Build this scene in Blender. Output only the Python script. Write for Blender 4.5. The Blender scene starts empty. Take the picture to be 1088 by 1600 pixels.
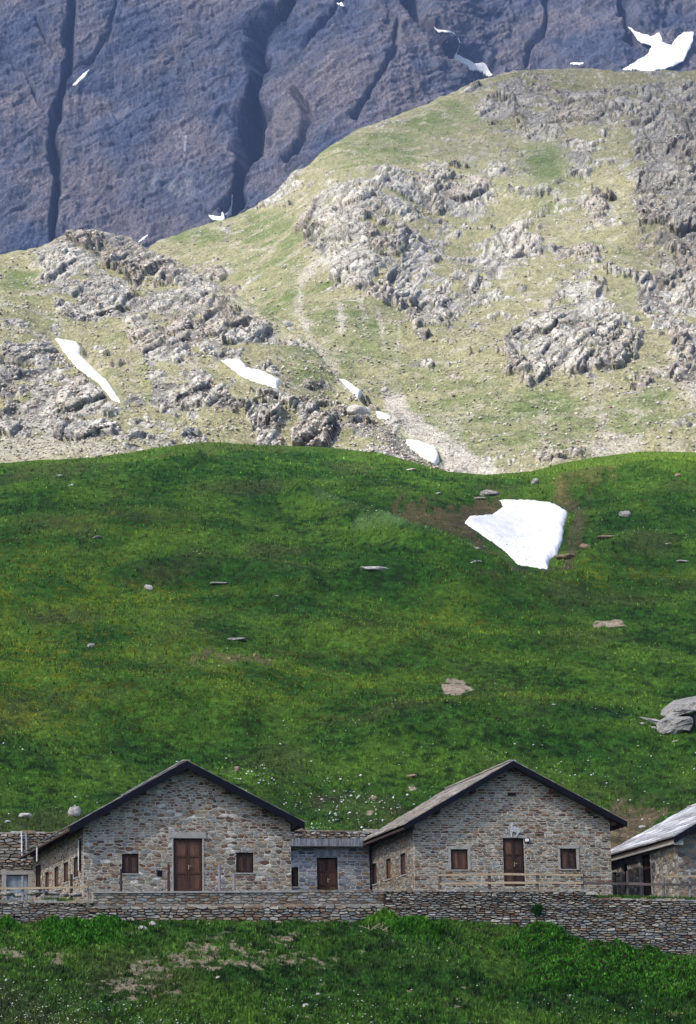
import bpy, math, random
import numpy as np
from mathutils import Vector, Matrix
random.seed(7); rng = np.random.default_rng(7)
sc = bpy.context.scene
COL = sc.collection
# ------------------------------------------------------------------ camera
FPX = 4000.0                                   # focal length in photo pixels (photo 1088 x 1600)
PITCH = math.atan(920/FPX); ROLL = 0.022
_F = np.array([0, math.cos(PITCH), math.sin(PITCH)])
_R0 = np.array([1.0, 0, 0]); _U0 = np.cross(_R0, _F)
_R = math.cos(ROLL)*_R0 - math.sin(ROLL)*_U0   # camera rolled clockwise, picture turns counter-clockwise
_U = math.cos(ROLL)*_U0 + math.sin(ROLL)*_R0
def ray(px, py):
    px = np.asarray(px, float); py = np.asarray(py, float)
    return _F + ((px-544)/FPX)[..., None]*_R + ((800-py)/FPX)[..., None]*_U
def at(px, py, D):                             # point at forward distance D (world y)
    r = ray(px, py); return r*(np.asarray(D, float)/r[..., 1])[..., None]
def proj(P):
    P = np.asarray(P, float); z = P@_F
    return 544+FPX*(P@_R)/z, 800-FPX*(P@_U)/z
cam_d = bpy.data.cameras.new('camera'); cam = bpy.data.objects.new('camera', cam_d); COL.objects.link(cam)
m = Matrix([[_R[i], _U[i], -_F[i], 0] for i in range(3)]+[[0, 0, 0, 1]])
cam.matrix_world = m
cam_d.sensor_fit = 'HORIZONTAL'; cam_d.sensor_width = 36; cam_d.lens = 36*FPX/1088
cam_d.clip_start = 1; cam_d.clip_end = 30000
sc.camera = cam
# ------------------------------------------------------------------ noise
def _hash(ix, iy, iz, seed):
    with np.errstate(over='ignore'):
        h = (ix.astype(np.uint32)*np.uint32(73856093)) ^ (iy.astype(np.uint32)*np.uint32(19349663)) ^ (iz.astype(np.uint32)*np.uint32(83492791)) ^ np.uint32((seed*2654435761) & 0xffffffff)
        h ^= h >> np.uint32(15); h *= np.uint32(2246822519); h ^= h >> np.uint32(13); h *= np.uint32(3266489917); h ^= h >> np.uint32(16)
    return h
def gnoise(P, seed=0):
    P = np.asarray(P, float); I = np.floor(P).astype(np.int64); f = P-I; u = f*f*f*(f*(f*6-15)+10)
    out = np.zeros(P.shape[0])
    for dx in (0, 1):
        for dy in (0, 1):
            for dz in (0, 1):
                h = _hash(I[:, 0]+dx, I[:, 1]+dy, I[:, 2]+dz, seed)
                gx = (h & 1023)/511.5-1; gy = ((h >> 10) & 1023)/511.5-1; gz = ((h >> 20) & 1023)/511.5-1
                d = gx*(f[:, 0]-dx)+gy*(f[:, 1]-dy)+gz*(f[:, 2]-dz)
                w = (u[:, 0] if dx else 1-u[:, 0])*(u[:, 1] if dy else 1-u[:, 1])*(u[:, 2] if dz else 1-u[:, 2])
                out += w*d
    return out
def fbm(P, scale, octs=4, seed=0, gain=.5, ridged=False):
    out = np.zeros(len(P)); a = 1.0; Q = np.asarray(P)/scale; tot = 0
    for o in range(octs):
        n = gnoise(Q, seed+o*17)
        out += a*((1-2*np.abs(n)*1.4) if ridged else n*1.5); tot += a
        a *= gain; Q = Q*2.03+np.array([13.1, 7.7, 3.3])
    return out/tot
def worley(P, seed=0):
    I = np.floor(P).astype(np.int64); f = P-I; n = len(P)
    d1 = np.full(n, 9.); d2 = np.full(n, 9.); hid = np.zeros(n, np.uint32); vec = np.zeros((n, 3))
    for dx in (-1, 0, 1):
        for dy in (-1, 0, 1):
            for dz in (-1, 0, 1):
                h = _hash(I[:, 0]+dx, I[:, 1]+dy, I[:, 2]+dz, seed)
                v = np.stack([dx+(h & 1023)/1023.-f[:, 0], dy+((h >> 10) & 1023)/1023.-f[:, 1], dz+((h >> 20) & 1023)/1023.-f[:, 2]], 1)
                d = np.sqrt((v*v).sum(1)); c = d < d1
                d2 = np.where(c, d1, np.minimum(d2, d)); d1 = np.where(c, d, d1)
                hid = np.where(c, h, hid); vec[c] = v[c]
    h2 = _hash(hid.astype(np.int64), hid.astype(np.int64) >> 3, hid.astype(np.int64), seed+5)
    return d1, d2, h2, vec
def sstep(a, b, x):
    t = np.clip((x-a)/(b-a), 0, 1); return t*t*(3-2*t)
def polysd(px, py, poly):                      # signed distance, + inside
    poly = np.asarray(poly, float); n = len(poly); d = np.full(px.shape, 1e9); ins = np.zeros(px.shape, bool)
    for i in range(n):
        a = poly[i]; b = poly[(i+1) % n]; e = b-a
        t = np.clip(((px-a[0])*e[0]+(py-a[1])*e[1])/(e@e+1e-9), 0, 1)
        d = np.minimum(d, np.hypot(px-a[0]-t*e[0], py-a[1]-t*e[1]))
        c = ((a[1] > py) != (b[1] > py)) & (px < e[0]*(py-a[1])/(e[1] if e[1] else 1e-9)+a[0])
        ins ^= c
    return np.where(ins, d, -d)
def linesd(px, py, line):                      # distance to a polyline and parameter 0..1
    line = np.asarray(line, float); d = np.full(px.shape, 1e9); tt = np.zeros(px.shape); n = len(line)-1
    for i in range(n):
        a = line[i]; e = line[i+1]-a
        t = np.clip(((px-a[0])*e[0]+(py-a[1])*e[1])/(e@e+1e-9), 0, 1)
        dd = np.hypot(px-a[0]-t*e[0], py-a[1]-t*e[1]); c = dd < d
        tt = np.where(c, (i+t)/n, tt); d = np.minimum(d, dd)
    return d, tt
class TPS:
    def __init__(s, pts, lam=.02):
        pts = np.array(pts, float); s.X = pts[:, :2]/100; y = np.log(pts[:, 2]); n = len(pts)
        r = np.linalg.norm(s.X[:, None]-s.X[None], axis=2)
        K = np.where(r > 0, r*r*np.log(r+1e-12), 0)+lam*np.eye(n)
        P = np.c_[np.ones(n), s.X]; A = np.block([[K, P], [P.T, np.zeros((3, 3))]])
        s.w = np.linalg.solve(A, np.r_[y, 0, 0, 0])
    def __call__(s, px, py):
        X = np.stack([np.ravel(px), np.ravel(py)], 1)/100; out = s.w[-3]+X@s.w[-2:]
        for i, c in enumerate(s.X):
            r2 = ((X-c)**2).sum(1); out = out+s.w[i]*.5*r2*np.log(r2+1e-12)
        return np.exp(out).reshape(np.shape(px))
# ------------------------------------------------------------------ mesh helpers
def link(o, parent=None):
    COL.objects.link(o)
    if parent is not None: o.parent = parent
    return o
def mk(name, V, F, mat, parent=None, col=None, smooth=False, fmat=None):
    """one mesh object from vertices, faces (list or array) and an optional colour per vertex"""
    me = bpy.data.meshes.new(name); V = np.asarray(V, np.float32)
    if isinstance(F, np.ndarray):
        nf, k = F.shape
        me.vertices.add(len(V)); me.vertices.foreach_set('co', V.ravel())
        me.loops.add(nf*k); me.loops.foreach_set('vertex_index', F.ravel().astype(np.int32))
        me.polygons.add(nf); me.polygons.foreach_set('loop_start', np.arange(0, nf*k, k, dtype=np.int32))
        me.update(calc_edges=True)
    else:
        me.from_pydata(V.tolist(), [], F); me.update()
    if smooth: me.polygons.foreach_set('use_smooth', np.ones(len(me.polygons), bool))
    if col is not None:
        a = me.color_attributes.new('Col', 'FLOAT_COLOR', 'POINT')
        c = np.ones((len(V), 4), np.float32); c[:, :3] = col; a.data.foreach_set('color', c.ravel())
    for mm in (mat if isinstance(mat, (list, tuple)) else [mat]): me.materials.append(mm)
    if fmat is not None: me.polygons.foreach_set('material_index', np.asarray(fmat, np.int32))
    o = bpy.data.objects.new(name, me)
    return link(o, parent)
def tag(o, label=None, cat=None, group=None, kind=None):
    if label: o['label'] = label
    if cat: o['category'] = cat
    if group: o['group'] = group
    if kind: o['kind'] = kind
    return o
def empty(name, loc, rz, label, cat, group=None):
    o = bpy.data.objects.new(name, None); o.location = loc; o.rotation_euler = (0, 0, rz); link(o)
    return tag(o, label, cat, group)
def gridf(nr, nc):
    i = np.arange(nr*nc).reshape(nr, nc)
    return np.stack([i[:-1, :-1], i[:-1, 1:], i[1:, 1:], i[1:, :-1]], -1).reshape(-1, 4)
# ------------------------------------------------------------------ materials
def mat(name, base=None, attr=False, rough=.9, n1=None, bump=None, metal=0, spec=.2, streak=None, ramp=None):
    """Principled material; colour = base or 'Col' attribute, times noise n1=[(scale, low, high, detail)...], bump=[(scale, distance)]"""
    M = bpy.data.materials.new(name); M.use_nodes = True; nt = M.node_tree; N = nt.nodes; L = nt.links
    b = N['Principled BSDF']; b.inputs['Roughness'].default_value = rough; b.inputs['Metallic'].default_value = metal
    b.inputs['Specular IOR Level'].default_value = spec
    tc = N.new('ShaderNodeTexCoord'); src = tc.outputs['Object']
    if attr:
        a = N.new('ShaderNodeAttribute'); a.attribute_name = 'Col'; c = a.outputs['Color']
    else:
        r = N.new('ShaderNodeRGB'); r.outputs[0].default_value = (*base, 1); c = r.outputs[0]
    for spec_ in (n1 or []):
        s, lo, hi, det = spec_[:4]; vec = src
        if len(spec_) > 4:
            mp = N.new('ShaderNodeMapping'); mp.inputs['Scale'].default_value = spec_[4]; L.new(src, mp.inputs[0]); vec = mp.outputs[0]
        t = N.new('ShaderNodeTexNoise'); t.inputs['Scale'].default_value = s; t.inputs['Detail'].default_value = det; t.inputs['Roughness'].default_value = .65
        L.new(vec, t.inputs['Vector'])
        mr = N.new('ShaderNodeMapRange'); mr.inputs[1].default_value = .3; mr.inputs[2].default_value = .7; mr.inputs[3].default_value = lo; mr.inputs[4].default_value = hi
        L.new(t.outputs['Fac'], mr.inputs[0])
        mx = N.new('ShaderNodeVectorMath'); mx.operation = 'SCALE'; L.new(c, mx.inputs[0]); L.new(mr.outputs[0], mx.inputs['Scale']); c = mx.outputs[0]
    L.new(c, b.inputs['Base Color']); prev = None
    for s, d in (bump or []):
        t = N.new('ShaderNodeTexNoise'); t.inputs['Scale'].default_value = s; t.inputs['Detail'].default_value = 4; t.inputs['Roughness'].default_value = .7
        L.new(src, t.inputs['Vector'])
        bp = N.new('ShaderNodeBump'); bp.inputs['Distance'].default_value = d; bp.inputs['Strength'].default_value = 1
        L.new(t.outputs['Fac'], bp.inputs['Height'])
        if prev: L.new(prev, bp.inputs['Normal'])
        prev = bp.outputs[0]
    if prev: L.new(prev, b.inputs['Normal'])
    return M
MT = {}
MT['meadow'] = mat('meadow', attr=True, n1=[(8, .35, 1.6, 5), (1.3, .7, 1.3, 3)], bump=[(7, .15)], spec=.1)
MT['mountain'] = mat('mountain', attr=True, n1=[(2.6, .45, 1.5, 6), (.6, .8, 1.2, 4)], bump=[(2.4, .5)], spec=.1)
MT['cliff'] = mat('cliff', attr=True, n1=[(.55, .45, 1.55, 6), (.5, .65, 1.35, 6, (1, 1, .2))], bump=[(.5, 1.8), (1.6, .7)], spec=.1)
MT['snow'] = mat('snow', base=(.72, .72, .73), rough=.7, n1=[(.5, .86, 1.06, 5), (3, .94, 1.04, 4)], bump=[(.9, .35), (5, .05)])
MT['rock'] = mat('rock', base=(.31, .30, .28), n1=[(5, .45, 1.5, 6, (1, 1, 3)), (1.2, .7, 1.3, 3)], bump=[(4, .3)])
MT['rock_brown'] = mat('rock_brown', base=(.22, .16, .11), n1=[(5, .6, 1.35, 6), (1.2, .75, 1.25, 3)], bump=[(4, .12)])
MT['rock_pale'] = mat('rock_pale', base=(.48, .46, .43), n1=[(5, .5, 1.3, 6, (1, 1, 3)), (1.2, .7, 1.25, 3)], bump=[(4, .25)])
MT['blade'] = mat('blade', attr=True, rough=.7, spec=.15)
MT['stone'] = mat('stone', attr=True, n1=[(7, .7, 1.3, 6), (45, .85, 1.15, 3)], bump=[(14, .05), (60, .012)])
# ------------------------------------------------------------------ light
w = bpy.data.worlds.new('World'); sc.world = w; w.use_nodes = True
nt = w.node_tree; sky = nt.nodes.new('ShaderNodeTexSky'); sky.sky_type = 'NISHITA'; sky.sun_disc = False
SUN = np.array([-.52, -.50, .72]); SUN /= np.linalg.norm(SUN)
sky.sun_elevation = math.asin(SUN[2]); sky.sun_rotation = math.atan2(SUN[0], SUN[1]); sky.altitude = 300
sky.air_density = 1.0; sky.dust_density = 3.0
nt.links.new(sky.outputs[0], nt.nodes['Background'].inputs[0]); nt.nodes['Background'].inputs[1].default_value = .13
sl = bpy.data.lights.new('sun', 'SUN'); sl.energy = 3.3; sl.angle = math.radians(.53); sl.color = (1, .92, .80)
so = bpy.data.objects.new('sun', sl); link(so); so.rotation_euler = Vector(-SUN).to_track_quat('-Z', 'Y').to_euler()
sc.view_settings.view_transform = 'Standard'; sc.view_settings.look = 'None'; sc.view_settings.exposure = 1.15; sc.view_settings.gamma = 1
sc.cycles.use_denoising = True
sc.cycles.max_bounces = 5; sc.cycles.diffuse_bounces = 2; sc.cycles.transparent_max_bounces = 16; sc.cycles.volume_bounces = 0
# ================================================================== TERRAIN
def pxcols(lo=-130, hi=1220, step=1.5, far=4200):
    mid = np.arange(lo, hi, step); ext = [step]
    while sum(ext) < far: ext.append(ext[-1]*1.18)
    e = np.cumsum(ext); return np.r_[(lo-e)[::-1], mid, hi+e]
def lin(x, pts):
    pts = np.array(pts, float); return np.interp(x, pts[:, 0], pts[:, 1])
def unitn(V, nr, nc):
    G = V.reshape(nr, nc, 3); du = np.gradient(G, axis=1); dv = np.gradient(G, axis=0)
    n = np.cross(du, dv); n /= np.linalg.norm(n, axis=2, keepdims=True)+1e-9
    s = np.sign(n[..., 2]+(-n[..., 1])*.5); return (n*s[..., None]).reshape(-1, 3)
# house-row axes: the walls going back converge at photo x = -480 on the horizon row
def yaw_of(vpx): r = ray(vpx, 1720); return math.atan2(-r[0], r[1])
YAW = yaw_of(-470)
def plane_at(px, py, O, n):                    # ray through the pixel meets plane (O, n)
    r = ray(px, py); t = (O@n)/(r@n); return r*np.asarray(t)[..., None]
def axes(yaw): return np.array([math.cos(yaw), math.sin(yaw), 0]), np.array([-math.sin(yaw), math.cos(yaw), 0])
XW, YW = axes(YAW)
WALL_O = at(145, 1420, 107.0)                  # front retaining wall plane
BACK_O = at(300, 1302, 126.0)                  # retaining wall behind the houses
# ---- hill behind the houses
SLOPE = .42
_b = at(544, 1302, 126.8)
def hillD(px, py):
    r = ray(px, py); tn = r[..., 2]/r[..., 1]
    x = px; s = SLOPE
    D0 = 128.7+(px-544)/FPX*128.7*math.tan(YAW)
    r0 = ray(px, np.full(np.shape(px), 1302.)); z0 = D0*r0[..., 2]/r0[..., 1]
    D = (s*D0-z0)/(s-tn)
    return D
CREST = [(-4300, 760), (-200, 735), (0, 723), (60, 720), (150, 718), (200, 713), (250, 704), (320, 694), (365, 695), (450, 698), (520, 701), (590, 709), (640, 721), (700, 737), (760, 742), (830, 737), (860, 728), (930, 717), (1000, 711), (1088, 713), (1250, 708), (5400, 700)]
SNOWBIG = [(779, 782), (824, 782), (864, 787), (888, 800), (881, 825), (879, 845), (871, 865), (859, 875), (856, 889), (829, 884), (809, 881), (784, 857), (744, 830), (726, 817), (734, 807), (769, 805), (786, 792)]
# low swells and hollows of the hill: (px, py, rx, ry, height m)
SWELLS = [(330, 760, 230, 60, .9), (110, 850, 160, 40, .5), (640, 850, 120, 40, .35), (560, 930, 300, 40, .5), (820, 835, 75, 60, -.9), (740, 775, 40, 20, -.5), (1040, 790, 110, 60, .8),
          (980, 1240, 60, 30, -.5), (250, 1000, 200, 40, .3), (880, 950, 200, 40, .4), (420, 1120, 260, 40, -.3)]
RIDGES = [([(-60,950),(0,940),(150,925),(330,905),(480,930)], 20, .9), ([(400,880),(560,905),(720,932),(900,918)], 18, .7), ([(470,790),(560,822),(640,866),(780,900)], 16, .8), ([(880,765),(960,748),(1088,752),(1200,750)], 14, .9), ([(-60,1070),(200,1085),(380,1112)], 24, .6), ([(500,1000),(700,1012),(900,990),(1100,1000)], 22, .55), ([(60,800),(200,778),(300,735)], 15, .7), ([(920,880),(1000,860),(1120,870)], 16, .7), ([(600,1130),(800,1120),(1000,1150)], 26, .5), ([(0,1180),(200,1190),(420,1215)], 24, .4)]
def hill_bump(px, py, P):
    z = np.zeros(len(P))
    for cx, cy, rx, ry, h in SWELLS: z += 1.6*h*np.exp(-((px-cx)/rx)**2-((py-cy)/ry)**2)
    for line, wd, h in RIDGES:
        d_, _ = linesd(px, py, line); z += 1.7*h*np.exp(-(d_/wd)**2)
    sm = sstep(-25, 5, polysd(px, py, SNOWBIG)) if True else 0
    n = fbm(P, 24, 2, 3)*1.5+fbm(P*np.array([1, .8, 1]), 7, 3, 9)*.42
    n2 = fbm(P, 1.6, 3, 21)*.17
    steps = fbm(np.c_[P[:, 0]*.12, P[:, 1], P[:, 2]], 3.2, 2, 33)*.20      # cattle tracks along the contour
    z += (n+n2+steps)*(1-sm*.9)*sstep(1325, 1296, py) + (n2)*(1-sstep(1325, 1296, py))
    return z*(.3+.7*sstep(0, 60, py-lin(px, CREST)))
def hillP(px, py):                             # surface point that projects to the pixel
    px = np.atleast_1d(np.asarray(px, float)); py = np.atleast_1d(np.asarray(py, float)); q = py.copy()
    for _ in range(4):
        P = at(px, q, hillD(px, q)); P[:, 2] += hill_bump(px, q, P); q = q-(proj(P)[1]-py)*.8
    return P
BARE = [[(688, 1062), (700, 1056), (735, 1057), (738, 1070), (722, 1084), (690, 1084)], [(925, 990), (930, 975), (945, 968), (972, 972), (982, 985), (960, 992), (945, 988)], [(632, 1212), (655, 1206), (650, 1216)], [(575, 1248), (590, 1240), (596, 1250)], [(355, 1200), (368, 1192), (372, 1206)]]
BROWNS = [([(600, 800), (640, 792), (700, 800), (730, 790), (760, 770), (790, 780), (770, 805), (730, 815), (745, 835), (700, 838), (640, 842), (605, 825)], .85, (.075, .058, .028)),
          ([(715, 800), (770, 770), (775, 790), (730, 818), (750, 836), (800, 872), (830, 888), (862, 890), (880, 870), (895, 830), (896, 800), (870, 782), (880, 770), (915, 800), (905, 850), (890, 890), (850, 897), (810, 892), (745, 850), (712, 820)], .75, (.062, .050, .028)),
          ([(925, 1240), (960, 1225), (1010, 1230), (1040, 1250), (1020, 1290), (980, 1330), (940, 1330), (930, 1280)], 1.0, (.11, .085, .05)),
          ([(850, 760), (880, 752), (950, 748), (960, 760), (900, 775), (880, 780)], .5, (.13, .11, .04)), ([(470, 1215), (620, 1225), (640, 1260), (560, 1262), (500, 1250)], .2, (.10, .075, .04)),
          ([(300, 1040), (330, 1038), (420, 1043), (420, 1050), (300, 1052)], .7, (.11, .09, .05))]
YEL = [(60, 920, 160, 60, 1), (100, 1020, 140, 50, 1), (60, 1090, 200, 60, .8), (420, 1060, 260, 50, .7), (240, 950, 160, 25, .9), (920, 905, 170, 18, 1), (700, 985, 200, 45, .6), (180, 840, 160, 22, .5), (1060, 740, 60, 18, .6), (960, 800, 60, 20, .3), (780, 1090, 150, 30, .4), (600, 1110, 100, 20, .5)]
PALE = [([(500, 798), (560, 812), (620, 850), (690, 852), (740, 855), (800, 880)], 16), ([(560, 840), (650, 862), (700, 865)], 12)]
def meadow_col(px, py, P, front=False):
    n = fbm(P, 5, 4, 41); n2 = fbm(P, .8, 3, 51); n3 = fbm(P, 18, 3, 61)
    g = np.array([.020, .070, .0075]); g2 = np.array([.058, .122, .013]); dk = np.array([.008, .026, .004]); ol = np.array([.052, .060, .021])
    t = sstep(-.35, .45, n+.4*n3)[:, None]; c = g*(1-t)+g2*t
    t = (sstep(-.02, .4, n2-.5*n)*.9)[:, None]; c = c*(1-t)+dk*t
    n4 = fbm(P, 9, 4, 71); t = (sstep(.02, .4, n4)*.55)[:, None]; c = c*(1-t)+ol*t
    c = c*np.exp(.9*fbm(P, .45, 3, 77))[:, None]*.9
    if not front:
        y = np.zeros(len(P))
        for cx, cy, rx, ry, a in YEL: y = np.maximum(y, a*np.exp(-((px-cx)/rx)**2-((py-cy)/ry)**2))
        t = (y*sstep(-.1, .5, n2+.5*n)*.75)[:, None]; c = c*(1-t)+np.array([.14, .165, .006])*t
        wn = fbm(np.c_[px/6, py/6, 0*px], 3, 3, 5)*12
        for line, wd in PALE:
            d, _ = linesd(px, py, line); t = (sstep(wd, 0, d+wn*.5)*.55)[:, None]; c = c*(1-t)+np.array([.085, .15, .055])*t
        for poly, a, cc in BROWNS:
            t = (a*sstep(-10, 7, polysd(px, py, poly)+wn*2.6)*sstep(-.55, .1, n2+.3*n+.25))[:, None]; k = (.75+.7*sstep(-.4, .5, n2))[:, None]; c = c*(1-t)+np.array(cc)*k*t
        for poly in BARE:
            t = sstep(-1, 1, polysd(px, py, poly)+wn*.8-1-6*sstep(.05, .3, n2))[:, None]; c = c*(1-t)+np.array([.30, .245, .18])*t
        # sunlit edge of the far crest, painted as brighter grass colour
        t = (sstep(60, 10, py-lin(px, CREST))*sstep(780, 900, px)*.6)[:, None]; c = c*(1-t)+np.array([.10, .17, .02])*t
        t = (sstep(14, 2, py-lin(px, CREST))*.4)[:, None]; c = c*(1-t)+np.array([.07, .12, .015])*t
    return c*1.0
PXC = pxcols(); nc = len(PXC)
nr_ = 620
tt = np.linspace(0, 1, nr_)
cr = lin(PXC, CREST); y0 = 1303+60*sstep(900, 960, PXC)
PY = y0[None]*(1-tt[:, None])+cr[None]*tt[:, None]; PX = np.broadcast_to(PXC, PY.shape)
px, py = PX.ravel().copy(), PY.ravel().copy()
pcl = np.clip(px, -4300, 5400)
P = at(px, py, hillD(px, py)); P[:, 2] += hill_bump(px, py, P)
HS = dict(P=P.reshape(nr_, nc, 3).copy(), py=py.copy())
# behind the crest the hill rounds off and falls into the hollow before the mountain
last = P[-nc:]; extra = []; exc = []
for k, (dy, dz) in enumerate([(2, .4), (5, .6), (9, .2), (15, -1.5), (25, -5), (40, -9), (70, -9)]):
    q = last+np.array([0, dy, 0]); q = q*1.0; q[:, 2] = last[:, 2]*0+last[:, 2]+dz+0*last[:, 2]; extra.append(q)
colr = meadow_col(px, py, P)
V = np.vstack([P[:nc]+np.array([0, .25, -2.5]), P]+extra); Cc = np.vstack([colr[:nc], colr]+[colr[-nc:]]*len(extra))
hill = tag(mk('hill', V, gridf(nr_+8, nc), MT['meadow'], col=Cc, smooth=True), kind='structure')
# ---- ground in front of the retaining wall
WBASE = [(-4300, 1470), (-100, 1447), (0, 1443), (140, 1438), (300, 1436), (540, 1440), (700, 1438), (800, 1450), (870, 1464), (900, 1474), (1000, 1490), (1088, 1492), (1200, 1495), (5400, 1560)]
def frontD(px, py, s=.40):
    B = plane_at(px, lin(px, WBASE), WALL_O, YW); r = ray(px, py); tn = r[..., 2]/r[..., 1]
    return (s*B[..., 1]-B[..., 2])/(s-tn)
def front_bump(px, py, P):
    return fbm(P, 6, 3, 101)*.22+fbm(P, .9, 3, 111)*.075
def frontP(px, py):
    px = np.atleast_1d(np.asarray(px, float)); py = np.atleast_1d(np.asarray(py, float)); q = py.copy()
    for _ in range(4):
        P = at(px, q, frontD(px, q)); P[:, 2] += front_bump(px, q, P); q = q-(proj(P)[1]-py)*.8
    return P
DIRT = [(200, 1545, 50, 16), (300, 1500, 60, 12), (230, 1515, 40, 14), (330, 1480, 50, 10), (450, 1465, 30, 12), (400, 1500, 50, 10), (80, 1500, 25, 8), (20, 1490, 30, 10), (470, 1500, 40, 10), (230, 1552, 40, 8)]
def front_col(px, py, P):
    c = meadow_col(px, py, P, True); n = fbm(P, .9, 4, 131); nn = fbm(P, .25, 2, 141)
    y = np.zeros(len(P))
    for cx, cy, rx, ry in DIRT: y = np.maximum(y, np.exp(-((px-cx)/rx/1.3)**2-((py-cy)/ry/1.5)**2))
    t = sstep(.0, .12, y*.62-.42+fbm(P, .55, 4, 133)*1.0+nn*.35)[:, None]; c = c*(1-t)+np.array([.235, .20, .135])*t*(.8+.4*nn)[:, None]+0
    return c
rows = np.r_[np.linspace(-6, 240, 262)]
PYf = lin(PXC, WBASE)[None]+rows[:, None]; PXf = np.broadcast_to(PXC, PYf.shape)
px, py = PXf.ravel().copy(), PYf.ravel().copy()
P = at(px, py, frontD(px, py)); P[:, 2] += front_bump(px, py, P); C1 = front_col(px, py, P)
FS = dict(P=P.reshape(len(rows), nc, 3).copy(), py=py.copy())
edge = P[-nc:]; ext = []
for f in (.06, .12, .2, .35, .55, .8, 1.05): # falls away gently towards the camera and past it
    q = edge.copy(); q[:, 1] = edge[:, 1]*(1-f)-20*f; q[:, 2] = edge[:, 2]*(1-min(1, f*1.25))+(-1.7)*min(1, f*1.25); ext.append(q)
V = np.vstack([P]+ext); Cc = np.vstack([C1]+[C1[-nc:]]*len(ext))
front = tag(mk('meadow', V, gridf(len(rows)+7, nc), MT['meadow'], col=Cc, smooth=True), kind='structure')
big = 14000
gx = np.linspace(-big, big, 29); GX, GY = np.meshgrid(gx, gx); 
tag(mk('ground', np.c_[GX.ravel(), GY.ravel(), np.full(GX.size, -3.2)], gridf(29, 29), MT['meadow'], col=np.full((GX.size, 3), (.03, .07, .015))), kind='structure')
# ================================================================== MOUNTAIN, KNOLL, CLIFF
ROCKS = [
 [(60,400),(105,368),(150,360),(205,372),(232,395),(220,430),(212,470),(185,490),(150,480),(120,470),(85,455),(60,430)],
 [(215,415),(260,405),(300,440),(330,450),(360,470),(400,490),(440,510),(480,540),(440,535),(400,530),(370,560),(340,555),(300,530),(270,568),(240,560),(200,540),(195,500),(225,480)],
 [(-40,620),(30,540),(80,520),(100,560),(150,600),(180,640),(190,670),(215,700),(150,690),(100,690),(-40,690)],
 [(230,560),(270,575),(330,580),(345,620),(300,650),(250,640)], [(395,640),(440,640),(442,690),(405,690)],
 [(455,672),(480,655),(530,645),(535,670),(515,700),(460,697)], [(540,668),(560,668),(590,690),(570,700)],
 [(328,590),(365,592),(362,628),(335,628)], [(0,545),(60,545),(90,600),(60,630),(0,600)], [(290,655),(320,660),(318,700),(290,700)],
 [(465,345),(500,300),(560,270),(610,275),(640,300),(660,360),(620,400),(580,437),(530,437),(500,400),(470,370)],
 [(620,290),(700,290),(770,290),(760,330),(700,360),(680,420),(640,470),(580,470),(580,430),(650,380)],
 [(645,440),(700,440),(725,480),(700,510),(650,525),(640,480)], [(700,420),(760,370),(810,350),(860,380),(830,400),(790,430),(740,460)],
 [(790,570),(800,530),(840,480),(880,440),(940,440),(960,480),(1000,520),(1000,570),(960,590),(880,600),(820,605),(790,590)],
 [(750,165),(800,130),(870,125),(930,130),(980,140),(1000,180),(960,190),(900,190),(860,215),(820,215),(810,180),(760,200)],
 [(990,130),(1160,130),(1160,410),(1030,400),(1010,350),(1005,250),(990,180)], [(1000,430),(1160,400),(1160,660),(1060,600),(1040,540),(1000,480)],
 [(970,596),(1018,590),(1015,612),(975,616)], [(905,295),(955,300),(960,335),(915,335)], [(430,300),(445,268),(470,262),(465,285),(440,312),(400,330)],
 [(880,215),(930,230),(920,280),(880,270)], [(700,290),(770,290),(765,310),(720,315)], [(860,375),(930,385),(935,420),(870,410)], [(985,200),(1010,200),(1012,380),(995,380)]]
SCREE = [([(596,600),(628,600),(648,648),(706,688),(792,740),(690,748),(640,694),(608,650)], 1.0), ([(925,690),(1000,690),(1010,725),(920,722)], .55), ([(590,590),(625,590),(625,605),(600,607)], .6), ([(0,690),(60,690),(200,705),(180,725),(0,725)], .5), ([(560,655),(690,700),(700,740),(600,705)], .45), ([(1050,585),(1075,590),(1100,650),(1070,630)], .6)]
STREAK = [([(505,398),(470,425),(466,480),(485,530),(520,572),(560,615),(620,665),(700,722)], 10, .6), ([(530,470),(535,520)], 7, .7), ([(592,480),(600,545)], 5, .4), ([(560,450),(570,500)], 4, .4), ([(625,500),(620,570)], 5, .45), ([(845,640),(850,690)], 8, .35), ([(700,660),(720,700)], 14, .3), ([(215,415),(300,430),(420,500),(500,560)], 8, .3), ([(1050,560),(1085,640)], 9, .5), ([(930,600),(945,680)], 10, .3)]
SNOWS = {'knoll': [[(85,529),(120,535),(127,545),(125,555),(150,580),(172,600),(190,630),(175,625),(155,600),(120,575),(100,550)], [(345,563),(375,561),(387,575),(410,580),(440,595),(432,607),(400,597),(380,590)]],
 'mountain': [[(526,596),(541,600),(565,616),(559,624),(547,614)], [(558,646),(568,639),(578,644),(577,655)], [(588,647),(612,656),(610,664),(594,656)], [(634,691),(660,697),(682,706),(687,720),(675,731),(656,714)]],
 'cliff': [[(693,79),(719,87),(745,100),(771,117),(759,122),(729,107),(705,92)], [(674,39),(685,46),(699,47),(686,51)], [(979,38),(996,50),(1019,56),(1031,50),(1036,65),(1049,70),(1060,56),(1070,49),(1085,50),(1083,66),(1069,95),(1050,104),(1024,112),(973,109),(994,95),(1012,85),(1019,72),(1000,66)], [(889,99),(897,97),(906,98),(915,97),(910,100),(900,101)], [(325,337),(345,338),(358,330),(371,326),(360,336),(346,346),(333,344)], [(676,66),(694,70),(700,74),(684,72)], [(525,3),(535,6),(540,10),(530,9)], [(112,134),(130,115),(141,107),(134,119),(118,134)], [(211,383),(222,372),(236,362),(226,374)]]}
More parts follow.
